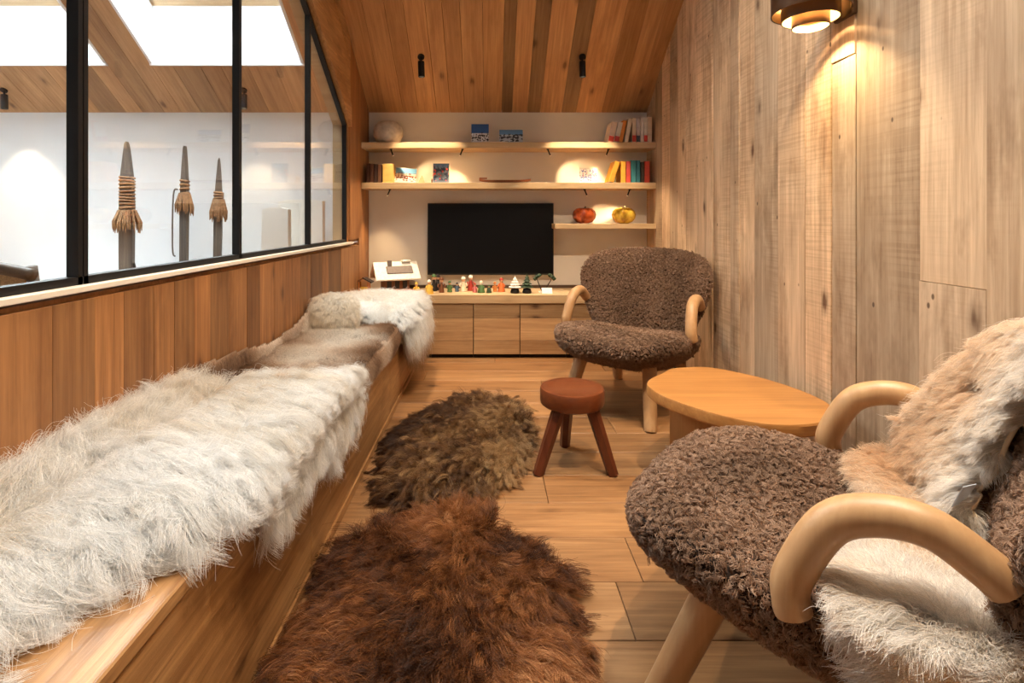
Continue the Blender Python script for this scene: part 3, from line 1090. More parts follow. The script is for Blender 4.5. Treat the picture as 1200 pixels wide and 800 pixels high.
def picture_mat(name, sky, snow, dark, sc, thr, horizon=0.45, accent=None):
    """printed picture: sky over a pale slope with dark blots"""
    m, nt, bs = new_mat(name)
    tc = nd(nt, 'ShaderNodeTexCoord')
    sep = nd(nt, 'ShaderNodeSeparateXYZ')
    nt.links.new(tc.outputs['Generated'], sep.inputs[0])
    nz = nd(nt, 'ShaderNodeTexNoise', i_Scale=sc, i_Detail=3.0)
    nt.links.new(tc.outputs['Generated'], nz.inputs['Vector'])
    base = ramp(nt, sep.outputs['Z'], [(0.0, snow), (horizon, snow), (horizon + 0.04, sky), (1.0, tuple(c * 0.6 for c in sky[:3]) + (1,))])
    zmask = ramp(nt, sep.outputs['Z'], [(0.08, (0, 0, 0, 1)), (0.14, (1, 1, 1, 1)), (horizon + .02, (1, 1, 1, 1)), (horizon + 0.12, (0, 0, 0, 1))])
    blot = ramp(nt, nz.outputs['Fac'], [(thr, (0, 0, 0, 1)), (thr + 0.03, (1, 1, 1, 1))])
    f = mixcol(nt, 'MULTIPLY', 1.0, blot, zmask)
    col = mixcol(nt, 'MIX', f, base, dark)
    if accent:
        n2 = nd(nt, 'ShaderNodeTexNoise', i_Scale=sc * 1.4, i_Detail=1.0)
        ofs = nd(nt, 'ShaderNodeVectorMath', operation='ADD')
        ofs.inputs[1].default_value = (3, 5, 7)
        nt.links.new(tc.outputs['Generated'], ofs.inputs[0])
        nt.links.new(ofs.outputs[0], n2.inputs['Vector'])
        f2 = mixcol(nt, 'MULTIPLY', 1.0, ramp(nt, n2.outputs['Fac'], [(0.6, (0, 0, 0, 1)), (0.63, (1, 1, 1, 1))]), zmask)
        col = mixcol(nt, 'MIX', f2, col, accent)
    nt.links.new(col, bs.inputs['Base Color'])
    bs.inputs['Roughness'].default_value = 0.35
    return m


picture_mat('print_ski_line', srgb(40, 96, 176), srgb(232, 236, 242), srgb(28, 30, 42), 9, .5, .5)
picture_mat('print_climbers', srgb(96, 150, 205), srgb(190, 200, 212), srgb(22, 28, 48), 6, .5, .62)
picture_mat('print_group', srgb(110, 170, 220), srgb(225, 214, 205), srgb(120, 62, 52), 8, .5, .6)
picture_mat('print_portrait', srgb(70, 104, 140), srgb(96, 110, 126), srgb(40, 52, 76), 4, .5, .8, srgb(205, 60, 46))
picture_mat('print_family', srgb(238, 238, 238), srgb(236, 236, 236), srgb(120, 132, 190), 7, .52, .85, srgb(206, 120, 130))


def card(px0, px1, zsh, hpx, mat, label, lean=-0.18, y=3.95, cat='photograph', frame=None, roll=0.0):
    s = F / y
    x0_, x1_ = (px0 - CX) / s, (px1 - CX) / s
    w, h = x1_ - x0_, hpx / s
    root = tag(empty('photo_card', ((x0_ + x1_) / 2, y, zsh + .002)), label, cat)
    root.rotation_euler = (lean, roll, 0)
    MB().box((0, 0.003, h / 2), (w, 0.006, h)).build('backing_board', frame or 'paper', root)
    MB().box((0, -0.0006, h / 2), (w - (0.008 if frame else 0.003), 0.001, h - (0.008 if frame else 0.003))).build('print', mat, root)
    # strut behind
    MB().box((0, 0.03, h * 0.28), (w * 0.3, 0.003, h * 0.56), Euler((0.28, 0, 0)).to_matrix()).build('strut', 'tv_case', root)


card(552, 573, Z1, 24, 'print_ski_line', 'upright photo of a row of skiers under blue sky', frame=None)
card(585, 613, Z1, 17, 'print_climbers', 'wide photo of two dark figures in snow')
card(462, 487, Z2, 18, 'print_group', 'wide photo of a group on bright ground beside old books', roll=0.08)
card(507, 526.5, Z2, 24, 'print_portrait', 'tall photo of a figure in red standing alone')
card(679, 700, Z2, 18, 'print_family', 'white photo card of a small family near yellow books', lean=-.1)
tag(MB().box((0, 0, 0.003), (0.19, 0.07, 0.006)).build('leaflet', 'paper', None, ((580 - CX) / F * 3.9, 3.915, Z1)), 'flat white leaflet lying between the two ski photos', 'leaflet')
mb = MB().prism([(-0.026, 0), (0.026, 0), (0.012, 0.045), (0.004, 0.058), (-0.008, 0.04)], 0, 0.02, lambda u, v, h: (u, h, v))
wb_ = mb.build('carved_peak', 'shelf_wood_x', None, ((493 - CX) / ps, 3.94, Z2 + .001))
tag(wb_, 'small carved wooden mountain peak beside the group photo', 'ornament')
tag(MB().lathe([(0.0001, 0), (0.005, 0.001), (0.006, 0.02), (0.003, 0.03), (0.0001, 0.034)], seg=10).build('carved_peg', 'dark_wood_x', None, ((506 - CX) / ps, 3.91, Z2 + .001), smooth=True), 'tiny dark wooden peg at the foot of the tall photo', 'ornament')

# round stone vase
vx, vy = (455 - CX) / F * 3.97, 3.97
prof = [(0.0001, 0.0), (0.055, 0.0), (0.09, 0.02), (0.11, 0.06), (0.112, 0.095), (0.1, 0.135), (0.075, 0.163), (0.045, 0.174), (0.022, 0.172), (0.02, 0.16), (0.0001, 0.15)]
vz = tag(empty('round_vase', (vx, vy, Z1)), 'round grey stone vase at the niche end of the uppermost shelf', 'vase')
MB().lathe(prof, seg=32).build('body', 'stone_vase', vz, smooth=True)
MB().lathe([(0.0001, 0.004), (0.006, 0.002), (0.009, 0), (0.006, -0.002), (0.0001, -0.004)], (0.02, -0.111, 0.085), rot=Euler((PI / 2, 0, 0)).to_matrix()).build('boss', 'stone_vase', vz, smooth=True)

# wooden boat
bo = tag(empty('wooden_boat', ((592 - CX) / ps, 3.93, Z2)), 'long slim dark wooden boat lying on the lower shelf', 'boat')
vs, fs = [], []
n = 16
for i in range(n + 1):
    t = -1 + 2 * i / n
    w = 0.03 * (1 - abs(t) ** 2.4) + 0.002
    zk = 0.002 + 0.014 * abs(t) ** 4
    zg = 0.022 + 0.012 * abs(t) ** 5
    for (yy, z) in ((-w, zg), (-w * .7, zk + .004), (0, zk), (w * .7, zk + .004), (w, zg), (w * .8, zg), (0, zk + .006), (-w * .8, zg)):
        vs.append((t * 0.195, yy, z))
for i in range(n):
    for k in range(8):
        fs.append((i * 8 + k, i * 8 + (k + 1) % 8, (i + 1) * 8 + (k + 1) % 8, (i + 1) * 8 + k))
fs += [tuple(range(8)), tuple(n * 8 + k for k in range(7, -1, -1))]
plain('boat_wood', srgb(128, 74, 48), 0.5, noise=.2, nscale=20)
MB().add(vs, fs).build('hull', 'boat_wood', bo, smooth=True, angle=.7)
MB().box((-0.165, 0, 0.036), (0.06, 0.012, 0.012), ch=.002).build('prow', 'boat_wood', bo)
MB().box((0.06, 0, 0.018), (0.006, 0.04, 0.004)).build('thwart', 'boat_wood', bo)

# lobed gourds


def gourd(px, name, mat, label):
    root = tag(empty('gourd', ((px - CX) / F * 3.98, 3.98, Z3)), label, 'gourd', 'gourds on the short shelf')
    pr = [(0.0001, 0.004), (0.03, 0.0), (0.06, 0.012), (0.082, 0.04), (0.088, 0.066), (0.08, 0.095), (0.058, 0.115), (0.035, 0.12), (0.015, 0.11), (0.0001, 0.1)]
    MB().lathe(pr, seg=48, lobes=7, amp=0.14).build('body', mat, root, smooth=True)
    MB().tube([(0, 0, 0.1), (0.004, 0, 0.118), (0.012, 0.004, 0.13)], [0.01, 0.007, 0.006], 8).build('stem', 'dark_wood_x', root, smooth=True)


def glazed(name, c1, c2):
    m, nt, bs = new_mat(name)
    tc = nd(nt, 'ShaderNodeTexCoord')
    nz = nd(nt, 'ShaderNodeTexNoise', i_Scale=14.0, i_Detail=3.0)
    nt.links.new(tc.outputs['Object'], nz.inputs['Vector'])
    nt.links.new(ramp(nt, nz.outputs['Fac'], [(0.4, c1), (0.6, c2)]), bs.inputs['Base Color'])
    bs.inputs['Roughness'].default_value = 0.15


glazed('gourd_red', srgb(112, 40, 16), srgb(190, 86, 40))
glazed('gourd_yellow', srgb(150, 104, 20), srgb(226, 190, 70))
gourd(684.5, 'red', 'gourd_red', 'glossy red brown lobed gourd on the short shelf')
gourd(731, 'yellow', 'gourd_yellow', 'glossy yellow green lobed gourd on the short shelf')

# ------------------------------------------------------------------ small things on the worktop
for nm, c in dict(snow=(236, 234, 230), roof_grey=(120, 110, 108), toy_orange=(206, 128, 60), toy_brown=(120, 72, 44), toy_dark=(40, 34, 36), toy_red=(168, 52, 40), toy_yellow=(222, 178, 70),
                  toy_green=(74, 108, 62), toy_pine=(38, 62, 40), toy_blue=(84, 108, 132), toy_cream=(232, 216, 190), toy_pink=(196, 110, 108), toy_skin=(226, 178, 142), toy_black=(20, 18, 20),
                  toy_white=(240, 236, 228), toy_ginger=(214, 112, 56)).items():
    plain('t_' + nm, srgb(*c), 0.6, noise=.1, nscale=60)

ch = tag(empty('toy_chalet', ((463 - CX) / F * 3.97, 3.97, CT), .42), 'toy wooden chalet with a snowy grey patched roof', 'toy house')
MB().box((0.0, 0, 0.06), (0.19, 0.13, 0.12)).build('wall', 't_toy_brown', ch)
mb = MB().prism([(-0.085, 0.10), (0.085, 0.10), (0, 0.2)], -0.145, -0.095, lambda u, v, h: (h, u, v))
mb.build('gable', 't_toy_orange', ch)
for s in (-1, 1):
    R = Euler((s * -0.80, 0, 0)).to_matrix()
    r_ = MB().box((0.0, s * 0.058, 0.152), (0.34, 0.175, 0.016), Euler((-s * 0.80, 0, 0)).to_matrix(), ch=.004).build('roof_slope', 't_snow', ch)
    MB().box((0.02, s * 0.062, 0.160), (0.2, 0.075, 0.012), Euler((-s * 0.80, 0, 0)).to_matrix(), ch=.005).build('slate_patch', 't_roof_grey', r_)
MB().box((-0.05, -0.03, 0.205), (0.03, 0.03, 0.05)).build('chimney', 't_roof_grey', ch)
MB().box((0.08, -0.01, 0.222), (0.07, 0.05, 0.018), ch=.006).build('snow_cap', 't_snow', ch)
for x in (-0.06, 0.0, 0.06):
    MB().box((x, -0.066, 0.05), (0.034, 0.004, 0.055)).build('window', 't_toy_dark', ch)
MB().box((0, -0.085, 0.012), (0.22, 0.04, 0.006)).build('balcony', 't_toy_orange', ch)

fe = tag(empty('toy_feeder', ((427 - CX) / F * 3.80, 3.80, CT)), 'small orange wooden toy shelter on posts beside the chalet', 'toy house')
MB().box((0, 0, 0.006), (0.085, 0.07, 0.012)).build('base', 't_toy_orange', fe)
for sx in (-1, 1):
    for sy in (-1, 1):
        MB().tube([(sx * .034, sy * .026, .012), (sx * .034, sy * .026, .085)], .005, 8).build('post', 't_toy_orange', fe)
MB().box((0, 0, 0.03), (0.05, 0.04, 0.035)).build('crate', 't_toy_yellow', fe)
for s in (-1, 1):
    MB().box((s * 0.028, 0, 0.1), (0.075, 0.085, 0.008), Euler((0, s * 0.5, 0)).to_matrix()).build('roof_slope', 't_toy_dark' if s > 0 else 't_toy_brown', fe)

sl = tag(empty('toy_sledge', ((481 - CX) / F * 3.8, 3.8, CT)), 'little red toy sledge beside the chalet', 'toy sledge')
for s in (-1, 1):
    MB().tube([(-.06, s * .02, .008), (.045, s * .02, .008), (.06, s * .02, .02)], .004, 6).build('runner', 't_toy_red', sl)
MB().box((0, 0, 0.022), (0.11, 0.05, 0.008)).build('deck', 't_toy_red', sl)
for x in (-.035, .035):
    MB().box((x, 0, .014), (.006, .044, .012)).build('brace', 't_toy_red', sl)


def figurine(px, y, h, body, head, hat, label, wide=0.36):
    root = tag(empty('figurine', ((px - CX) / F * y, y, CT)), label, 'figurine', 'small figurines on the worktop')
    s = h
    MB().lathe([(0.0001, 0), (wide * .5 * s, 0), (wide * .5 * s, .04 * s), (wide * .42 * s, .25 * s), (wide * .26 * s, .55 * s), (.1 * s, .66 * s), (0.0001, .68 * s)], seg=14).build('coat', body, root, smooth=True)
    hd = MB().lathe([(0.0001, .62 * s), (.1 * s, .66 * s), (.13 * s, .76 * s), (.1 * s, .86 * s), (0.0001, .9 * s)], seg=12).build('head', head, root, smooth=True)
    MB().lathe([(.15 * s, .82 * s), (.14 * s, .86 * s), (.09 * s, .96 * s), (0.0001, 1.0 * s)], seg=12).build('hat', hat, hd, smooth=True)
    for sx in (-1, 1):
        MB().tube([(sx * .16 * s, 0, .56 * s), (sx * .24 * s, -.06 * s, .42 * s), (sx * .18 * s, -.16 * s, .34 * s)], .05 * s, 6).build('arm', body, root, smooth=True)


K = 't_toy_'
figs = [(503, 3.78, .105, 'yellow', 'skin', 'white', 'figurine in a wide yellow skirt with white hat', .62),
        (488, 3.79, .085, 'yellow', 'skin', 'yellow', 'small all-yellow figurine next to the red sledge', .5),
        (508.5, 3.93, .13, 'dark', 'skin', 'green', 'tall dark figurine in green hat behind the yellow skirt', .36),
        (513, 3.99, .12, 'dark', 'skin', 'dark', 'dark hatted figurine standing at the upstand', .36),
        (517.5, 3.85, .115, 'brown', 'skin', 'toy_', 'brown coated figurine beside the dark pair', .34),
        (527, 3.87, .085, 'green', 'skin', 'green', 'small green figurine standing by itself', .45),
        (535.5, 3.9, .07, 'blue', 'skin', 'dark', 'small grey blue figurine beside the cream one', .45),
        (543, 3.9, .115, 'cream', 'skin', 'white', 'cream figurine with tall white hat', .42),
        (551.5, 3.95, .12, 'red', 'skin', 'white', 'red coated figurine with white hat', .4),
        (556.5, 3.86, .07, 'pink', 'skin', 'red', 'little pink figurine beside the red coat', .5),
        (564, 3.84, .09, 'green', 'white', 'cream', 'green figurine with white head and cream cap', .62),
        (573, 3.83, .06, 'pine', 'skin', 'green', 'low dark green figurine after the white headed one', .7),
        (580, 3.9, .075, 'orange', 'skin', 'orange', 'little orange figurine beside the ginger one', .42),
        (587.5, 3.9, .105, 'ginger', 'skin', 'red', 'ginger coated figurine with red hat at the end of the row', .52)]
for px, y, h, b, hd, ht, lab, wd in figs:
    figurine(px, y, h, K + b, K + hd, K + (ht if ht != 'toy_' else 'brown'), lab, wd)


def toy_tree(px, y, h, leaf, label):
    root = tag(empty('toy_tree', ((px - CX) / F * y, y, CT)), label, 'toy tree')
    MB().lathe([(0.0001, 0), (.032, 0), (.033, .012), (.028, .03), (.02, .034), (0.0001, .034)], seg=14).build('base', 't_toy_black', root, smooth=True)
    MB().tube([(0, 0, .03), (0, 0, h * .9)], .004, 6).build('trunk', 't_toy_brown', root)
    for k in range(4):
        z = .045 + (h - .05) * k / 4
        r = .045 * (1 - k / 4.6)
        MB().lathe([(r, z), (r * .4, z + h * .12), (0.0001, z + h * .3), ], seg=9, lobes=9, amp=.25).build('bough', leaf, root)


toy_tree(603.5, 3.82, .12, 't_toy_white', 'frosty white toy tree on a black base')
toy_tree(617.5, 3.82, .135, 't_toy_pine', 'dark green toy fir on a black base')
sp = tag(empty('toy_sapling', ((637 - CX) / F * 3.86, 3.86, CT)), 'bent toy sapling with green leaf tufts above a white card', 'toy tree')
MB().box((0, 0, .003), (.07, .05, .006)).build('base', 't_toy_white', sp)
for s, lean in ((-1, -.02), (1, .03)):
    pts = smooth_path([(s * .01, 0, .004), (s * .03, 0, .05), (s * .028 + lean, 0, .1), (s * .015 + lean, 0, .125)], 4)
    MB().tube(pts, .0035, 6).build('trunk', 't_toy_dark', sp)
    for k in range(3):
        q = pts[-1 - 2 * k]
        MB().lathe([(0.0001, -.016), (.014, -.006), (.018, .003), (.01, .013), (0.0001, .016)], q + Vector((s * .008 * k, -.005, 0)), seg=8, lobes=5, amp=.3).build('leaf_tuft', 't_toy_pine', sp)
cd = MB().box((0, 0, 0.0), (.075, .003, .05), Euler((-.7, 0, 0)).to_matrix()).build('name_card', 't_toy_white', None, ((641 - CX) / F * 3.79, 3.79, CT + .021))
tag(cd, 'small blank white card leaning at the toy sapling', 'card')

# ------------------------------------------------------------------ neighbouring room
con = tag(empty('console_table', (-2.38, 3.86, 0)), 'low white console behind the glass carrying the carved blades', 'console')
MB().box((0, 0, .46), (2.6, .42, .04), ch=.003).build('top', 'white_paint', con)
for s in (-1, 1):
    MB().box((s * 1.25, 0, .22), (.05, .4, .44)).build('side_panel', 'white_paint', con)
MB().box((0, .18, .22), (2.45, .02, .42)).build('back_panel', 'white_paint', con)


def blade(px, ytip, y, wpx, rz, ybind, yfr, label, tilt):
    s = F / y
    x = (px - CX) / s
    base = 0.48
    h = 1 + (CY - ytip) / s - base
    root = tag(empty('carved_spear', (x, y, base)), label, 'sculpture', 'carved blades behind the glass')
    root.rotation_euler = (0, tilt, rz)
    w = wpx / s
    z_fr, z_b = 1 + (CY - yfr) / s - base, 1 + (CY - ybind) / s - base
    pts = [(-w * .5, .03), (w * .42, .03), (w * .5, z_fr), (w * .40, z_b), (w * .24, h * .88), (w * .1, h * .97), (w * .0, h), (-w * .12, h * .98), (-w * .3, h * .85), (-w * .42, z_b), (-w * .52, z_fr)]
    MB().prism(pts, -w * .22, w * .22, lambda u, v, hh: (u, hh, v)).build('blade', 'spear_wood_z', root)
    NT = max(5, int((z_b - z_fr) / .022))
    for k in range(NT):
        z = z_fr + (z_b - z_fr) * k / (NT - 1)
        MB().tube([(w * .53 * math.cos(a), w * .36 * math.sin(a), z + .004 * math.sin(a + k)) for a in np.linspace(0, 2 * PI, 17)], .0075, 6, cap=False).build('cord_turn', 'raffia', root, smooth=True)
    fr_ = MB()
    for k in range(30):
        a = 2 * PI * k / 30 + random.uniform(-.1, .1)
        r0_, r1_ = w * .6, w * random.uniform(.8, 1.05)
        ln = random.uniform(.1, .14)
        fr_.tube([(r0_ * math.cos(a), r0_ * .7 * math.sin(a), z_fr + .03), (r1_ * math.cos(a), r1_ * .8 * math.sin(a), z_fr - ln * .5), (r1_ * 1.02 * math.cos(a), r1_ * .8 * math.sin(a), z_fr - ln)], [.007, .007, .003], 5)
    fo = fr_.build('raffia_fringe', 'raffia', root)
    fo['kind'] = 'stuff'
    MB().box((0, 0, .012), (w * 2.2, w * 2, .024)).build('stand', 'black_metal', root)
    MB().tube([(w * 1.0, -.02, .02), (w * .5, 0, .2)], .008, 8).build('prong', 'black_metal', root)


blade(149, 166, 3.78, 15, .1, 208, 251, 'broad carved blade bound with raffia, the thickest of three', 0.0)
blade(215.5, 171, 3.84, 10, -.3, 212, 231, 'slim dark carved blade with short raffia collar and loose string', 0.01)
blade(254.5, 185, 3.84, 9, .2, 226, 238, 'shortest slim carved blade with brown raffia collar', 0.015)
s_ = F / 3.84
mbs = MB().tube(smooth_path([((211 - CX) / s_, 3.81, 1 + (CY - 222) / s_), ((206 - CX) / s_, 3.81, 1 + (CY - 229) / s_), ((205 - CX) / s_, 3.81, 1 + (CY - 290) / s_), ((208 - CX) / s_, 3.81, 1 + (CY - 300) / s_)], 5), .006, 6)
tag(mbs.build('hanging_cord', 'spear_wood_z', None), 'thin cord hanging beside the slim dark blade', 'cord')

for (xa, xb, yt, y, lab) in ((308, 340, 243, 3.75, 'pale alabaster block behind the glass, lower of the two side by side'),
                             (327, 380, 233.5, 3.95, 'wide pale alabaster block standing behind the lower one')):
    s = F / y
    w, z1 = (xb - xa) / s, 1 + (CY - yt) / s
    vs = []
    bm_ = MB()
    random.seed(int(xa))
    bm_.prism([(-w / 2, 0), (w / 2, 0), (w / 2 - .004, z1 - .48 - .015), (w * .2, z1 - .48), (-w * .3, z1 - .485), (-w / 2 + .006, z1 - .5)], -.03, .03, lambda u, v, h: (u, h, v))
    tag(bm_.build('stone_block', 'alabaster', None, (((xa + xb) / 2 - CX) / s, y, .48)), lab, 'stone block', 'pale stone blocks behind the glass')
random.seed(11)

# cane-backed chair
cc = tag(empty('cane_chair', (-1.875, 2.185, 0), -0.12), 'dark wooden chair with woven cane back behind the glass', 'chair')
for sx in (-1, 1):
    MB().tube([(sx * .22, -.2, 0), (sx * .23, -.2, .45), (sx * .25, -.27, .83)], [.016, .02, .018], 8).build('back_post', 'dark_wood_x', cc, smooth=True)
    MB().tube([(sx * .21, .2, 0), (sx * .22, .2, .45)], [.014, .02], 8).build('leg', 'dark_wood_x', cc, smooth=True)
    MB().box((sx * .22, 0, .43), (.03, .4, .05)).build('seat_rail', 'dark_wood_x', cc)
MB().tube(smooth_path([(-.275, -.285, .80), (-.15, -.30, .825), (0, -.305, .832), (.15, -.30, .825), (.275, -.285, .80)], 6), .022, 10).build('top_rail', 'dark_wood_x', cc, smooth=True)
MB().tube([(-.24, -.215, .52), (.24, -.215, .52)], .015, 8).build('lower_rail', 'dark_wood_x', cc, smooth=True)
MB().box((0, -.25, .66), (.47, .008, .29), Euler((.22, 0, 0)).to_matrix()).build('cane_panel', 'cane', cc)
MB().box((0, 0, .455), (.45, .42, .03), ch=.008).build('seat', 'cane', cc)

# ------------------------------------------------------------------ stool
stl = tag(empty('milking_stool', (0.34, 2.13, 0)), 'small round dark red three legged wooden stool', 'stool')
MB().lathe([(0.0001, .245), (.118, .245), (.128, .252), (.131, .265), (.131, .305), (.127, .315), (.118, .318), (.1, .312), (.0001, .307)], seg=40).build('seat', 'stool_wood_x', stl, smooth=True, angle=.7)
for (tx, ty), (bx_, by_) in (((-.06, -.055), (-.148, -.09)), ((.07, -.055), (.145, -.095)), ((-.005, .075), (-.005, .17))):
    mb = MB()
    pts = [Vector((tx, ty, .25)), Vector((bx_, by_, 0.0))]
    mb.tube(pts, [.027, .022], 6)
    mb.build('leg', 'stool_wood_z', stl)

# ------------------------------------------------------------------ coffee table
TH = 0.36
out_px = [(758, 448), (763, 443), (777, 436.5), (786, 432), (805, 430), (835, 430.5), (887, 441), (933, 455), (967, 470), (978, 481), (977, 490), (950, 497), (900, 497), (850, 488), (800, 473), (773, 462), (760, 453)]
tp = [PZ(a, b, TH) for a, b in out_px]
tc_ = sum(tp, Vector()) / len(tp)
tbl = tag(empty('coffee_table', (tc_.x, tc_.y, 0)), 'low golden wooden coffee table with an uneven oval top', 'coffee table')
loop = smooth_loop([(p.x - tc_.x, p.y - tc_.y) for p in tp], 6)
mb = MB()
n = len(loop)
rings = [(0.985, 0), (1.0, .006), (1.0, TH * 0 + .036), (0.99, .042)]
vs, fs = [], []
for sc_, z in rings:
    vs += [(u * sc_, v * sc_, TH - .042 + z) for u, v in loop]
for i in range(len(rings) - 1):
    for k in range(n):
        fs.append((i * n + k, i * n + (k + 1) % n, (i + 1) * n + (k + 1) % n, (i + 1) * n + k))
fs.append(tuple(range(n - 1, -1, -1)))
fs.append(tuple((len(rings) - 1) * n + k for k in range(n)))
mb.add(vs, fs).build('table_top', 'table_wood_x', tbl, smooth=True, angle=.5)
for cx_, cy_, ang, ln in ((-.05, .03, 2.2, .30), (.10, -.06, .5, .28)):
    MB().box((0, 0, 0), (ln, .035, TH - .042), ch=.003).build('leg_panel', 'table_wood_z', tbl, (cx_, cy_, (TH - .042) / 2), (0, 0, ang))


# ------------------------------------------------------------------ shearling armchairs


def pillow(outline, surf, t_front, t_back, rings=12, pw=3.0):
    """closed cushion: outline (u, v) loop about the origin; surf(u, v) -> point, normal"""
    n = len(outline)
    V, Fc = [], []
    for side, th in ((1, t_front), (-1, t_back)):
        for i in range(rings + 1):
            rho = math.sin(i / rings * PI / 2)
            k = (1 - rho ** pw) ** (1 / 2.2)
            for (u, v) in outline:
                p, nn = surf(u * rho, v * rho, rho)
                V.append(p + nn * (side * th * k))
    m = (rings + 1) * n
    for s in (0, 1):
        for i in range(rings):
            for k in range(n):
                q = (s * m + i * n + k, s * m + i * n + (k + 1) % n, s * m + (i + 1) * n + (k + 1) % n, s * m + (i + 1) * n + k)
                Fc.append(q if s == 0 else tuple(reversed(q)))
    return V, Fc


seat_half = [(0, .43), (.15, .422), (.262, .36), (.328, .22), (.345, .03), (.325, -.13), (.25, -.24), (.13, -.28), (0, -.29)]
seat_out = smooth_loop(seat_half + [(-u, v) for u, v in reversed(seat_half[1:-1])], 4)


def seat_surf(u, v, rho):
    z = .345 + .05 * (v / .37) - .03 * max(0, (v - .2) / .17) ** 2 + 0.05 * rho ** 2 - .012 * math.exp(-((v - .08) / .06) ** 2) * (1 - rho)
    return Vector((u, v, z - .02)), Vector((0, -.05, 1)).normalized()


back_half = [(0, .0), (.17, .005), (.26, .05), (.32, .15), (.365, .29), (.372, .39), (.33, .475), (.22, .515), (.1, .525), (0, .527)]
VC = .27
back_out = smooth_loop([(u, v - VC) for u, v in back_half] + [(-u, v - VC) for u, v in reversed(back_half[1:-1])], 4)
buttons = [(-.16, .33), (0, .33), (.16, .33), (-.09, .2), (.09, .2), (-.16, .1), (0, .08), (.16, .1)]


def back_surf(u, v, rho):
    vv = v + VC
    y = -.18 - .36 * vv + .95 * u * u * (0.75 + .4 * vv)
    z = .33 + .93 * vv
    dip = sum(math.exp(-((u - a) ** 2 + (vv - b) ** 2) / .0011) for a, b in buttons)
    nn = Vector((-1.6 * u, .93, .36)).normalized()
    return Vector((u, y, z)) - nn * (.014 * dip), nn


def tri_list(Fc, lo=0, hi=None):
    return [t for q in Fc[lo:hi] for t in ((q[0], q[1], q[2]), (q[0], q[2], q[3]))]


def shear_fur(name, V, T, n, parent, length):
    p, nn = sample_mesh([tuple(v) for v in V], T, n)
    comb = rng.normal(size=(n, 3)) * .25
    S = grow(p, nn, comb, length, K=5, lift=1.0, droop=.1, jitter=.3, clumps=n // 11, clump=.7, curl=.3, turns=.9, spread=.4)
    f = .5 + .5 * flow(p, 5, 9.0) + rng.normal(size=n) * .15
    cols = lerp_cols(f, (.17, .098, .06), (.31, .19, .125), (.43, .285, .195))
    return hair(name, S, .0007, .00045, cols, 'fur_shearling', parent)


def make_chair(loc, rz, label):
    root = tag(empty('shearling_armchair', loc, rz), label, 'armchair', 'shearling armchairs with bent wooden arms')
    for nm, out, sf, tf, tb, cnt in (('seat', seat_out, seat_surf, .055, .12, 120000), ('backrest', back_out, back_surf, .045, .045, 130000)):
        V, Fc = pillow(out, sf, tf, tb)
        part = MB().add(V, Fc).build(nm, 'shearling_base', root, smooth=True)
        shear_fur('shearling_fur', V, tri_list(Fc), cnt, part, .0145)
    for s in (-1, 1):
        arm = smooth_path([(s * .347, .086, .395), (s * .346, .090, .41), (s * .342, .088, .45), (s * .335, .043, .54), (s * .332, -.012, .573), (s * .332, -.074, .577), (s * .332, -.127, .547), (s * .330, -.15, .527)], 7)
        na = len(arm)
        MB().tube(arm, [.029 - .0015 * abs(2 * i / na - 1) for i in range(na)], 16).build('armrest', 'beech_z', root, smooth=True, angle=.9)
        MB().tube([(s * .175, .225, .31), (s * .222, .35, .01), (s * .223, .353, 0)], [.036, .031, .028], 16).build('leg', 'beech_z', root, smooth=True, angle=.9)
        MB().tube([(s * .17, -.2, .34), (s * .21, -.36, .01), (s * .211, -.363, 0)], [.036, .029, .026], 16).build('leg', 'beech_z', root, smooth=True, angle=.9)
    return root


near_fwd = math.radians(142.8)
far_fwd = math.atan2(-.82, -.57)
chair_far = make_chair((.78, 2.87, 0), far_fwd - PI / 2, 'brown curly shearling armchair with bare seat, between low cabinets and coffee table')
chair_near = copy_tree(chair_far)
chair_near.location = (.747, 1.024, 0)
chair_near.rotation_euler = (0, 0, near_fwd - PI / 2)
chair_near['label'] = 'brown curly shearling armchair with a cream sheepskin thrown over it'


# ------------------------------------------------------------------ sheepskins on the floor


def floor_map(u, v, h):
    return Vector((u, v, h + .0005))


def floor_clamp(S, z=.006):
    S[..., 2] = np.maximum(S[..., 2], z + .004 * rng.random(S.shape[:2]))
    return S


def px_poly(pts, z):
    return [tuple(PZ(a, b, z).xy) for a, b in pts]


poly = px_poly([(470, 512), (495, 490), (535, 472), (568, 466), (598, 478), (618, 492), (606, 510), (606, 535), (585, 556), (555, 566), (520, 566), (490, 582), (466, 580), (458, 560), (466, 535)], .03)
rug1 = tag(empty('sheepskin_rug', (0, 0, 0)), 'dark grey brown long haired sheepskin on floorboards beside the stool', 'sheepskin')
o, (V, T), _ = hide('pelt', poly, floor_map, .022, 'hide_brown', rug1, seed=3)
n = 110000
p, nn = sample_mesh(V, T, n)
c = np.array(poly).mean(0)
sw = flow(p, 21, 9.0) * 1.2 - .5
comb = turned(0 * sw, -1.0 + 0 * sw, sw) * .8 + 1.3 * outward(p, poly)
S = floor_clamp(grow(p, nn, comb, .115, K=8, lift=.6, droop=.3, jitter=.2, clumps=5500, clump=.78, curl=.09, turns=1.1, spread=.08))
f = .5 + .35 * flow(p, 33, 6.0) + rng.normal(size=n) * .1 + .22 * LOCK + .25 * (p[:, 0] - c[0]) / .2
hair('fur', S, .0006, .00022, lerp_cols(f, (.045, .017, .007), (.12, .052, .02), (.27, .14, .055), (.52, .33, .155)), 'fur_brown', rug1)

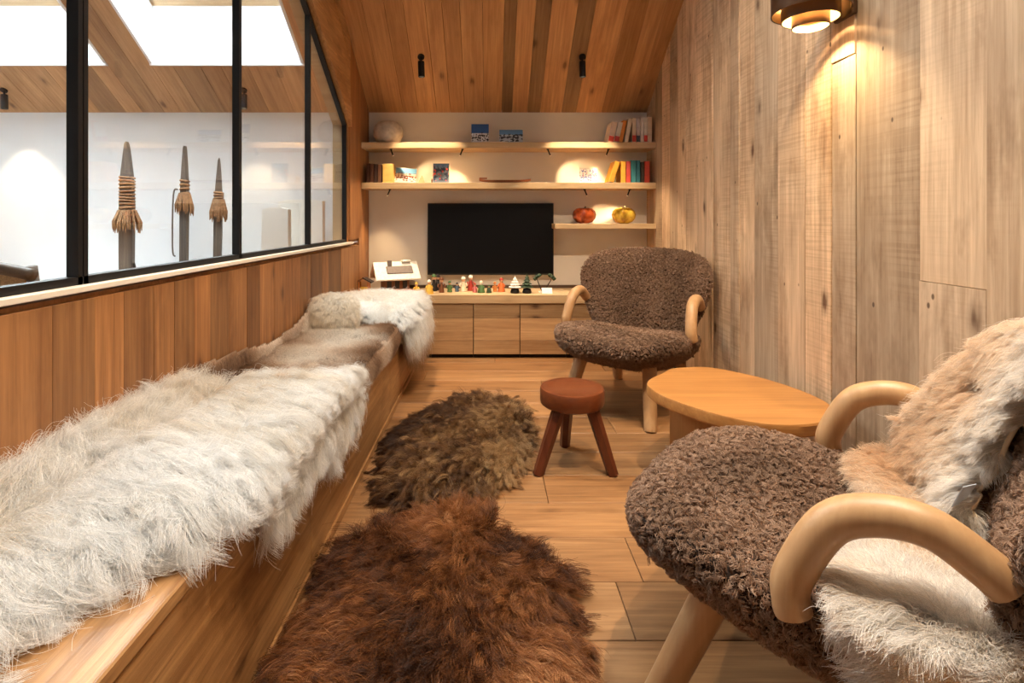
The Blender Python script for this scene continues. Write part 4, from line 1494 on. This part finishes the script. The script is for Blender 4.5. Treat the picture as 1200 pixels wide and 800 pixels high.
poly = px_poly([(400, 655), (430, 632), (475, 618), (535, 602), (580, 618), (600, 650), (635, 652), (652, 680), (640, 706), (662, 760), (668, 830), (655, 910), (560, 960), (420, 960), (320, 900), (330, 800), (365, 745), (388, 700)], .03)
rug2 = tag(empty('sheepskin_rug', (0, 0, 0)), 'reddish brown glossy long haired sheepskin with dark edges on floorboards along the bench', 'sheepskin')
o, (V, T), _ = hide('pelt', poly, floor_map, .026, 'hide_brown', rug2, seed=8, wav=.009)
n = 150000
p, nn = sample_mesh(V, T, n)
c = np.array(poly).mean(0)
ed = edge_dist(p[:, :2], poly)
sw = flow(p, 41, 9.0) * 1.5
comb = turned(0 * sw, -1.0 + 0 * sw, sw) * .8 + 1.2 * outward(p, poly)
S = floor_clamp(grow(p, nn, comb, .11, K=8, lift=.6, droop=.26, jitter=.17, clumps=8500, clump=.7, curl=.08, turns=1.0, spread=.1))
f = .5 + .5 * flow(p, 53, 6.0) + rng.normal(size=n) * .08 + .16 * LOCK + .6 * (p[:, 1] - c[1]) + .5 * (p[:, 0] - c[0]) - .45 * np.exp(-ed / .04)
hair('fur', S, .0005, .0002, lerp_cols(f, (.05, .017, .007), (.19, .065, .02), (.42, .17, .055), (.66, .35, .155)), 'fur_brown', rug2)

# ------------------------------------------------------------------ pelts on the bench
RB = .03


def bench_map(u, v, h):
    """u across the bench (world x on top; beyond the front edge it hangs, behind the wall it climbs)"""
    if u > XE - RB:
        a = (u - (XE - RB)) / RB
        if a < PI / 2:
            d = Vector((math.sin(a), 0, math.cos(a)))
            return Vector((XE - RB, v, BT - RB)) + d * (RB + h + .004)
        s = u - (XE - RB) - RB * PI / 2
        return Vector((XE + h + .004, v, BT - RB - s))
    w0 = XL + .045
    if u < w0:
        a = min((w0 - u) / .04, PI / 2)
        s = max(0, (w0 - u) - .04 * PI / 2)
        c_ = Vector((w0, v, BT + .04))
        return c_ + Vector((-math.sin(a), 0, -math.cos(a))) * (.04 - h - .002) + Vector((0, 0, s))
    return Vector((u, v, BT + h + .001))


def bench_clamp(S, top=BT + .006, reach=.09):
    x, z = S[..., 0], S[..., 2]
    on = x < XE
    S[..., 2] = np.where(on, np.maximum(z, top + .004 * rng.random(z.shape)), np.maximum(z, .01))
    S[..., 0] = np.maximum(S[..., 0], XL + .008)
    # strands that have crossed the front edge stay outside the front face
    S[..., 0] = np.where(S[..., 0] > XE, XE + reach * np.tanh((S[..., 0] - XE) / reach), S[..., 0])
    past = np.maximum.accumulate(x >= XE, axis=1)
    S[..., 0] = np.where(past & (S[..., 2] < BT), np.maximum(S[..., 0], XE + .008 + .01 * rng.random(x.shape)), S[..., 0])
    return S


def bench_fleece(label, poly, thick, n, seed, length, cols_fn, mat, hide_mat, comb_fn, lift=.6, droop=.5, clumps=900, clump=.8, curl=.08, r0=.0009, wav=.008, K=8, turns=1.3, name='sheepskin', spread=.12, reach=.09, cell=.018):
    root = tag(empty(name, (0, 0, 0)), label, 'sheepskin' if 'sheep' in name else 'hide')
    o, (V, T), _ = hide('pelt', poly, bench_map, thick, hide_mat, root, seed=seed, wav=wav, cell=cell)
    p, nn = sample_mesh(V, T, n)
    comb = comb_fn(p, nn)
    S = bench_clamp(grow(p, nn, comb, length(p) if callable(length) else length, K=K, lift=lift, droop=droop, jitter=.17, clumps=clumps, clump=clump, curl=curl, turns=turns, spread=spread), reach=reach)
    hair('fur', S, r0, r0 * .35, cols_fn(p), mat, root)
    return root


def white_comb(p, nn):
    n = len(p)
    sw = flow(p, 71, 6.0) * .9
    base = np.stack([np.cos(sw) * .9, np.sin(sw) * .9 - .1, np.zeros(n)], 1)
    # fleece parts along a line down the middle and leans to both sides
    side = np.where(p[:, 0] > -.86, 1.0, -.5)
    base[:, 0] *= side
    hang = nn[:, 0] > .6
    base[hang] = np.array([.15, 0, -1.0]) + rng.normal(size=(hang.sum(), 3)) * .15
    return base


poly = [(-1.00, .55), (-.99, .8), (-1.0, 1.05), (-.97, 1.3), (-.98, 1.5), (-.93, 1.66), (-.84, 1.74), (-.72, 1.72), (-.6, 1.79), (-.51, 1.83), (-.48, 1.78), (-.475, 1.62), (-.48, 1.4), (-.485, 1.22), (-.495, 1.08), (-.53, .99), (-.59, .92), (-.65, .84), (-.70, .75), (-.74, .62), (-.78, .5), (-.85, .42), (-.96, .44)]
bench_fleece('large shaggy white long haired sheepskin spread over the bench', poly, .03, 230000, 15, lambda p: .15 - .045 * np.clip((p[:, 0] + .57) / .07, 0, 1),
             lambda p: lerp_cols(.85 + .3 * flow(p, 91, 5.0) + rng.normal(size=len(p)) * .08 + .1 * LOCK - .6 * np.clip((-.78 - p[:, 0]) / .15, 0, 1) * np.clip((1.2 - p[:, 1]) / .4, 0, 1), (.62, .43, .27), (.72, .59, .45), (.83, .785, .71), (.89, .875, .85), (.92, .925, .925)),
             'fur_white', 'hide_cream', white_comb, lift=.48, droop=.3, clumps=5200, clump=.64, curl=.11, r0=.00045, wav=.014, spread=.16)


def deer_cols(p):
    u = (p[:, 0] + .72) / .25
    v = (p[:, 1] - 2.38) / .5
    r = np.sqrt(u * u + v * v) + .35 * flow(p, 101, 7.0)
    f = 1.32 - .8 * r + rng.normal(size=len(p)) * .06
    return lerp_cols(f, (.10, .045, .02), (.28, .16, .09), (.48, .33, .22), (.72, .62, .52), (.82, .77, .70))


poly = [(-1.03, 1.62), (-1.02, 1.95), (-.99, 2.2), (-1.0, 2.5), (-1.05, 2.75), (-1.02, 2.95), (-.9, 3.0), (-.75, 2.92), (-.6, 2.95), (-.5, 2.88), (-.43, 2.75), (-.42, 2.5), (-.44, 2.2), (-.40, 1.98), (-.42, 1.8), (-.5, 1.62), (-.75, 1.52), (-.95, 1.55)]
bench_fleece('smooth grey brown reindeer hide with pale middle on the bench', poly, .012, 130000, 25, .024, deer_cols, 'fur_grey', 'hide_grey',
             lambda p, nn: np.stack([.35 * flow(p, 111, 5.0), -.9 + .3 * flow(p, 113, 4.0), -.5 * (nn[:, 0] > .6)], 1), lift=.42, droop=.1, clumps=0, curl=.0, r0=.0006, wav=.008, K=4, name='reindeer_hide', cell=.01)


def cream_comb(p, nn):
    n = len(p)
    c_ = np.array([-.72, 3.15])
    rad = unit(np.c_[p[:, :2] - c_, np.zeros(n)]) * .8
    rad += np.stack([.5 * flow(p, 121, 7.0), .5 * flow(p, 123, 7.0) - .3, np.zeros(n)], 1)
    hang = nn[:, 0] > .6
    rad[hang] = np.array([.2, -.15, -1.0]) + rng.normal(size=(hang.sum(), 3)) * .15
    return rad


poly = [(-.93, 2.95), (-.94, 3.2), (-.93, 3.45), (-.8, 3.56), (-.6, 3.58), (-.46, 3.55), (-.39, 3.4), (-.36, 3.2), (-.37, 3.0), (-.40, 2.86), (-.48, 2.82), (-.56, 2.86), (-.7, 2.82), (-.84, 2.84)]
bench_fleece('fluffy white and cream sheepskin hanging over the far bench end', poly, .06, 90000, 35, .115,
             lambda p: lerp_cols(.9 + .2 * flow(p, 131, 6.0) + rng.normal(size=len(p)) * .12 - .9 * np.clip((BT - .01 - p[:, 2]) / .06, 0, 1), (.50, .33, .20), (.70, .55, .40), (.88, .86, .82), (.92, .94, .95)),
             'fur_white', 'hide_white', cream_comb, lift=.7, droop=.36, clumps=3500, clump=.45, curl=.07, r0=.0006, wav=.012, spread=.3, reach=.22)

# small fur cushion in the corner of the bench
fc = tag(empty('fur_cushion', (-.82, 2.74, BT + .012)), 'small cream fluffy cushion leaning on the half wall beside the reindeer hide', 'cushion')
co = smooth_loop([(.10, 0), (.085, .06), (0, .075), (-.085, .06), (-.10, 0), (-.085, -.06), (0, -.075), (.085, -.06)][::-1], 3)
V, Fc = pillow(co, lambda u, v, r: (Vector((u, .35 * v, .08 + v)), Vector((.1, -1, .35)).normalized()), .05, .05, rings=8)
MB().add(V, Fc).build('cushion_body', 'hide_white', fc, smooth=True)
n = 16000
p, nn = sample_mesh([tuple(v) for v in V], tri_list(Fc), n)
S = grow(p, nn, np.stack([.3 * flow(p, 5, 9.0), .3 * flow(p, 6, 9.0), -.5 * np.ones(n)], 1), .05, K=6, lift=.9, droop=.4, clumps=900, clump=.5, curl=.1)
S[..., 2] = np.maximum(S[..., 2], .004)
hair('fur', S, .0007, .0003, lerp_cols(.8 + .3 * flow(p, 9, 12.0) + rng.normal(size=n) * .12, (.6, .45, .28), (.8, .7, .56), (.9, .87, .81)), 'fur_white', fc)

# ------------------------------------------------------------------ sheepskin thrown over the near armchair
skin = tag(empty('sheepskin_throw', chair_near.location, near_fwd - PI / 2), 'cream and tan sheepskin thrown over the armchair back and seat', 'sheepskin')


# path in the chair's (y, z) plane from seat front edge to over the back; s is its length
def throw_map(u, v, h):
    """u lateral in the chair, v along seat then up the back"""
    if v < .19:
        yy = .02 - v
        pt, nn = seat_surf(u, yy, min(1, math.hypot(u / .33, (yy + 0.02) / .3)))
        top_ = pt + nn * .075
        lim = -.335
        if u < lim:                                     # hangs down the side of the seat
            top_ = Vector((lim - .03 - (h * 1.0), yy, top_.z - (lim - u) * 1.0 + .01))
            return top_
        return top_ + nn * h
    vv = (v - .19) * .93 + .10
    pt, nn = back_surf(u, vv - VC, 0)
    return pt + nn * (.066 + h)


poly = [(-.43, .03), (-.30, -.01), (-.18, .02), (-.05, .0), (.08, .03), (.2, -.01), (.29, .02), (.31, .12), (.33, .22), (.345, .31), (.32, .42), (.26, .53), (.2, .6), (.1, .63), (.03, .58), (.03, .48), (.05, .38), (.05, .28), (.03, .21), (-.1, .2), (-.28, .18), (-.41, .17), (-.5, .13), (-.5, .07)]
o, (V, T), _ = hide('pelt', poly, throw_map, .012, 'hide_cream', skin, seed=45, wav=.006)
n = 150000
p, nn = sample_mesh(V, T, n)
nn = np.where((nn[:, 2:3] < -.2) & (nn[:, 0:1] > -.5), -nn, nn)
comb = np.stack([-.25 + .5 * flow(p, 141, 8.0), .45 + .4 * flow(p, 143, 8.0), -.55 + 0 * p[:, 0]], 1)
S = grow(p, nn, comb, .06, K=6, lift=.9, droop=.22, jitter=.2, clumps=4500, clump=.55, curl=.09, turns=1.0, spread=.2)
f = .8 + .38 * flow(p, 153, 9.0) + rng.normal(size=n) * .1
f += .45 * np.clip((-.1 - p[:, 0]) / .15, 0, 1)
hair('fur', S, .00045, .0002, lerp_cols(f, (.56, .33, .17), (.74, .51, .31), (.86, .71, .55), (.93, .89, .84)), 'fur_white', skin)
lb = MB()
q = [(.045, .215, .02), (-.012, .275, .03), (-.028, .262, .045), (.02, .20, .04)]
lb.add([throw_map(*k) for k in q] + [throw_map(k[0], k[1], k[2] + .0015) for k in q], [(0, 1, 2, 3), (4, 7, 6, 5), (0, 4, 5, 1), (1, 5, 6, 2), (2, 6, 7, 3), (3, 7, 4, 0)])
lb.build('care_label', 'label_cloth', skin)['label'] = 'pale blue cloth care label'
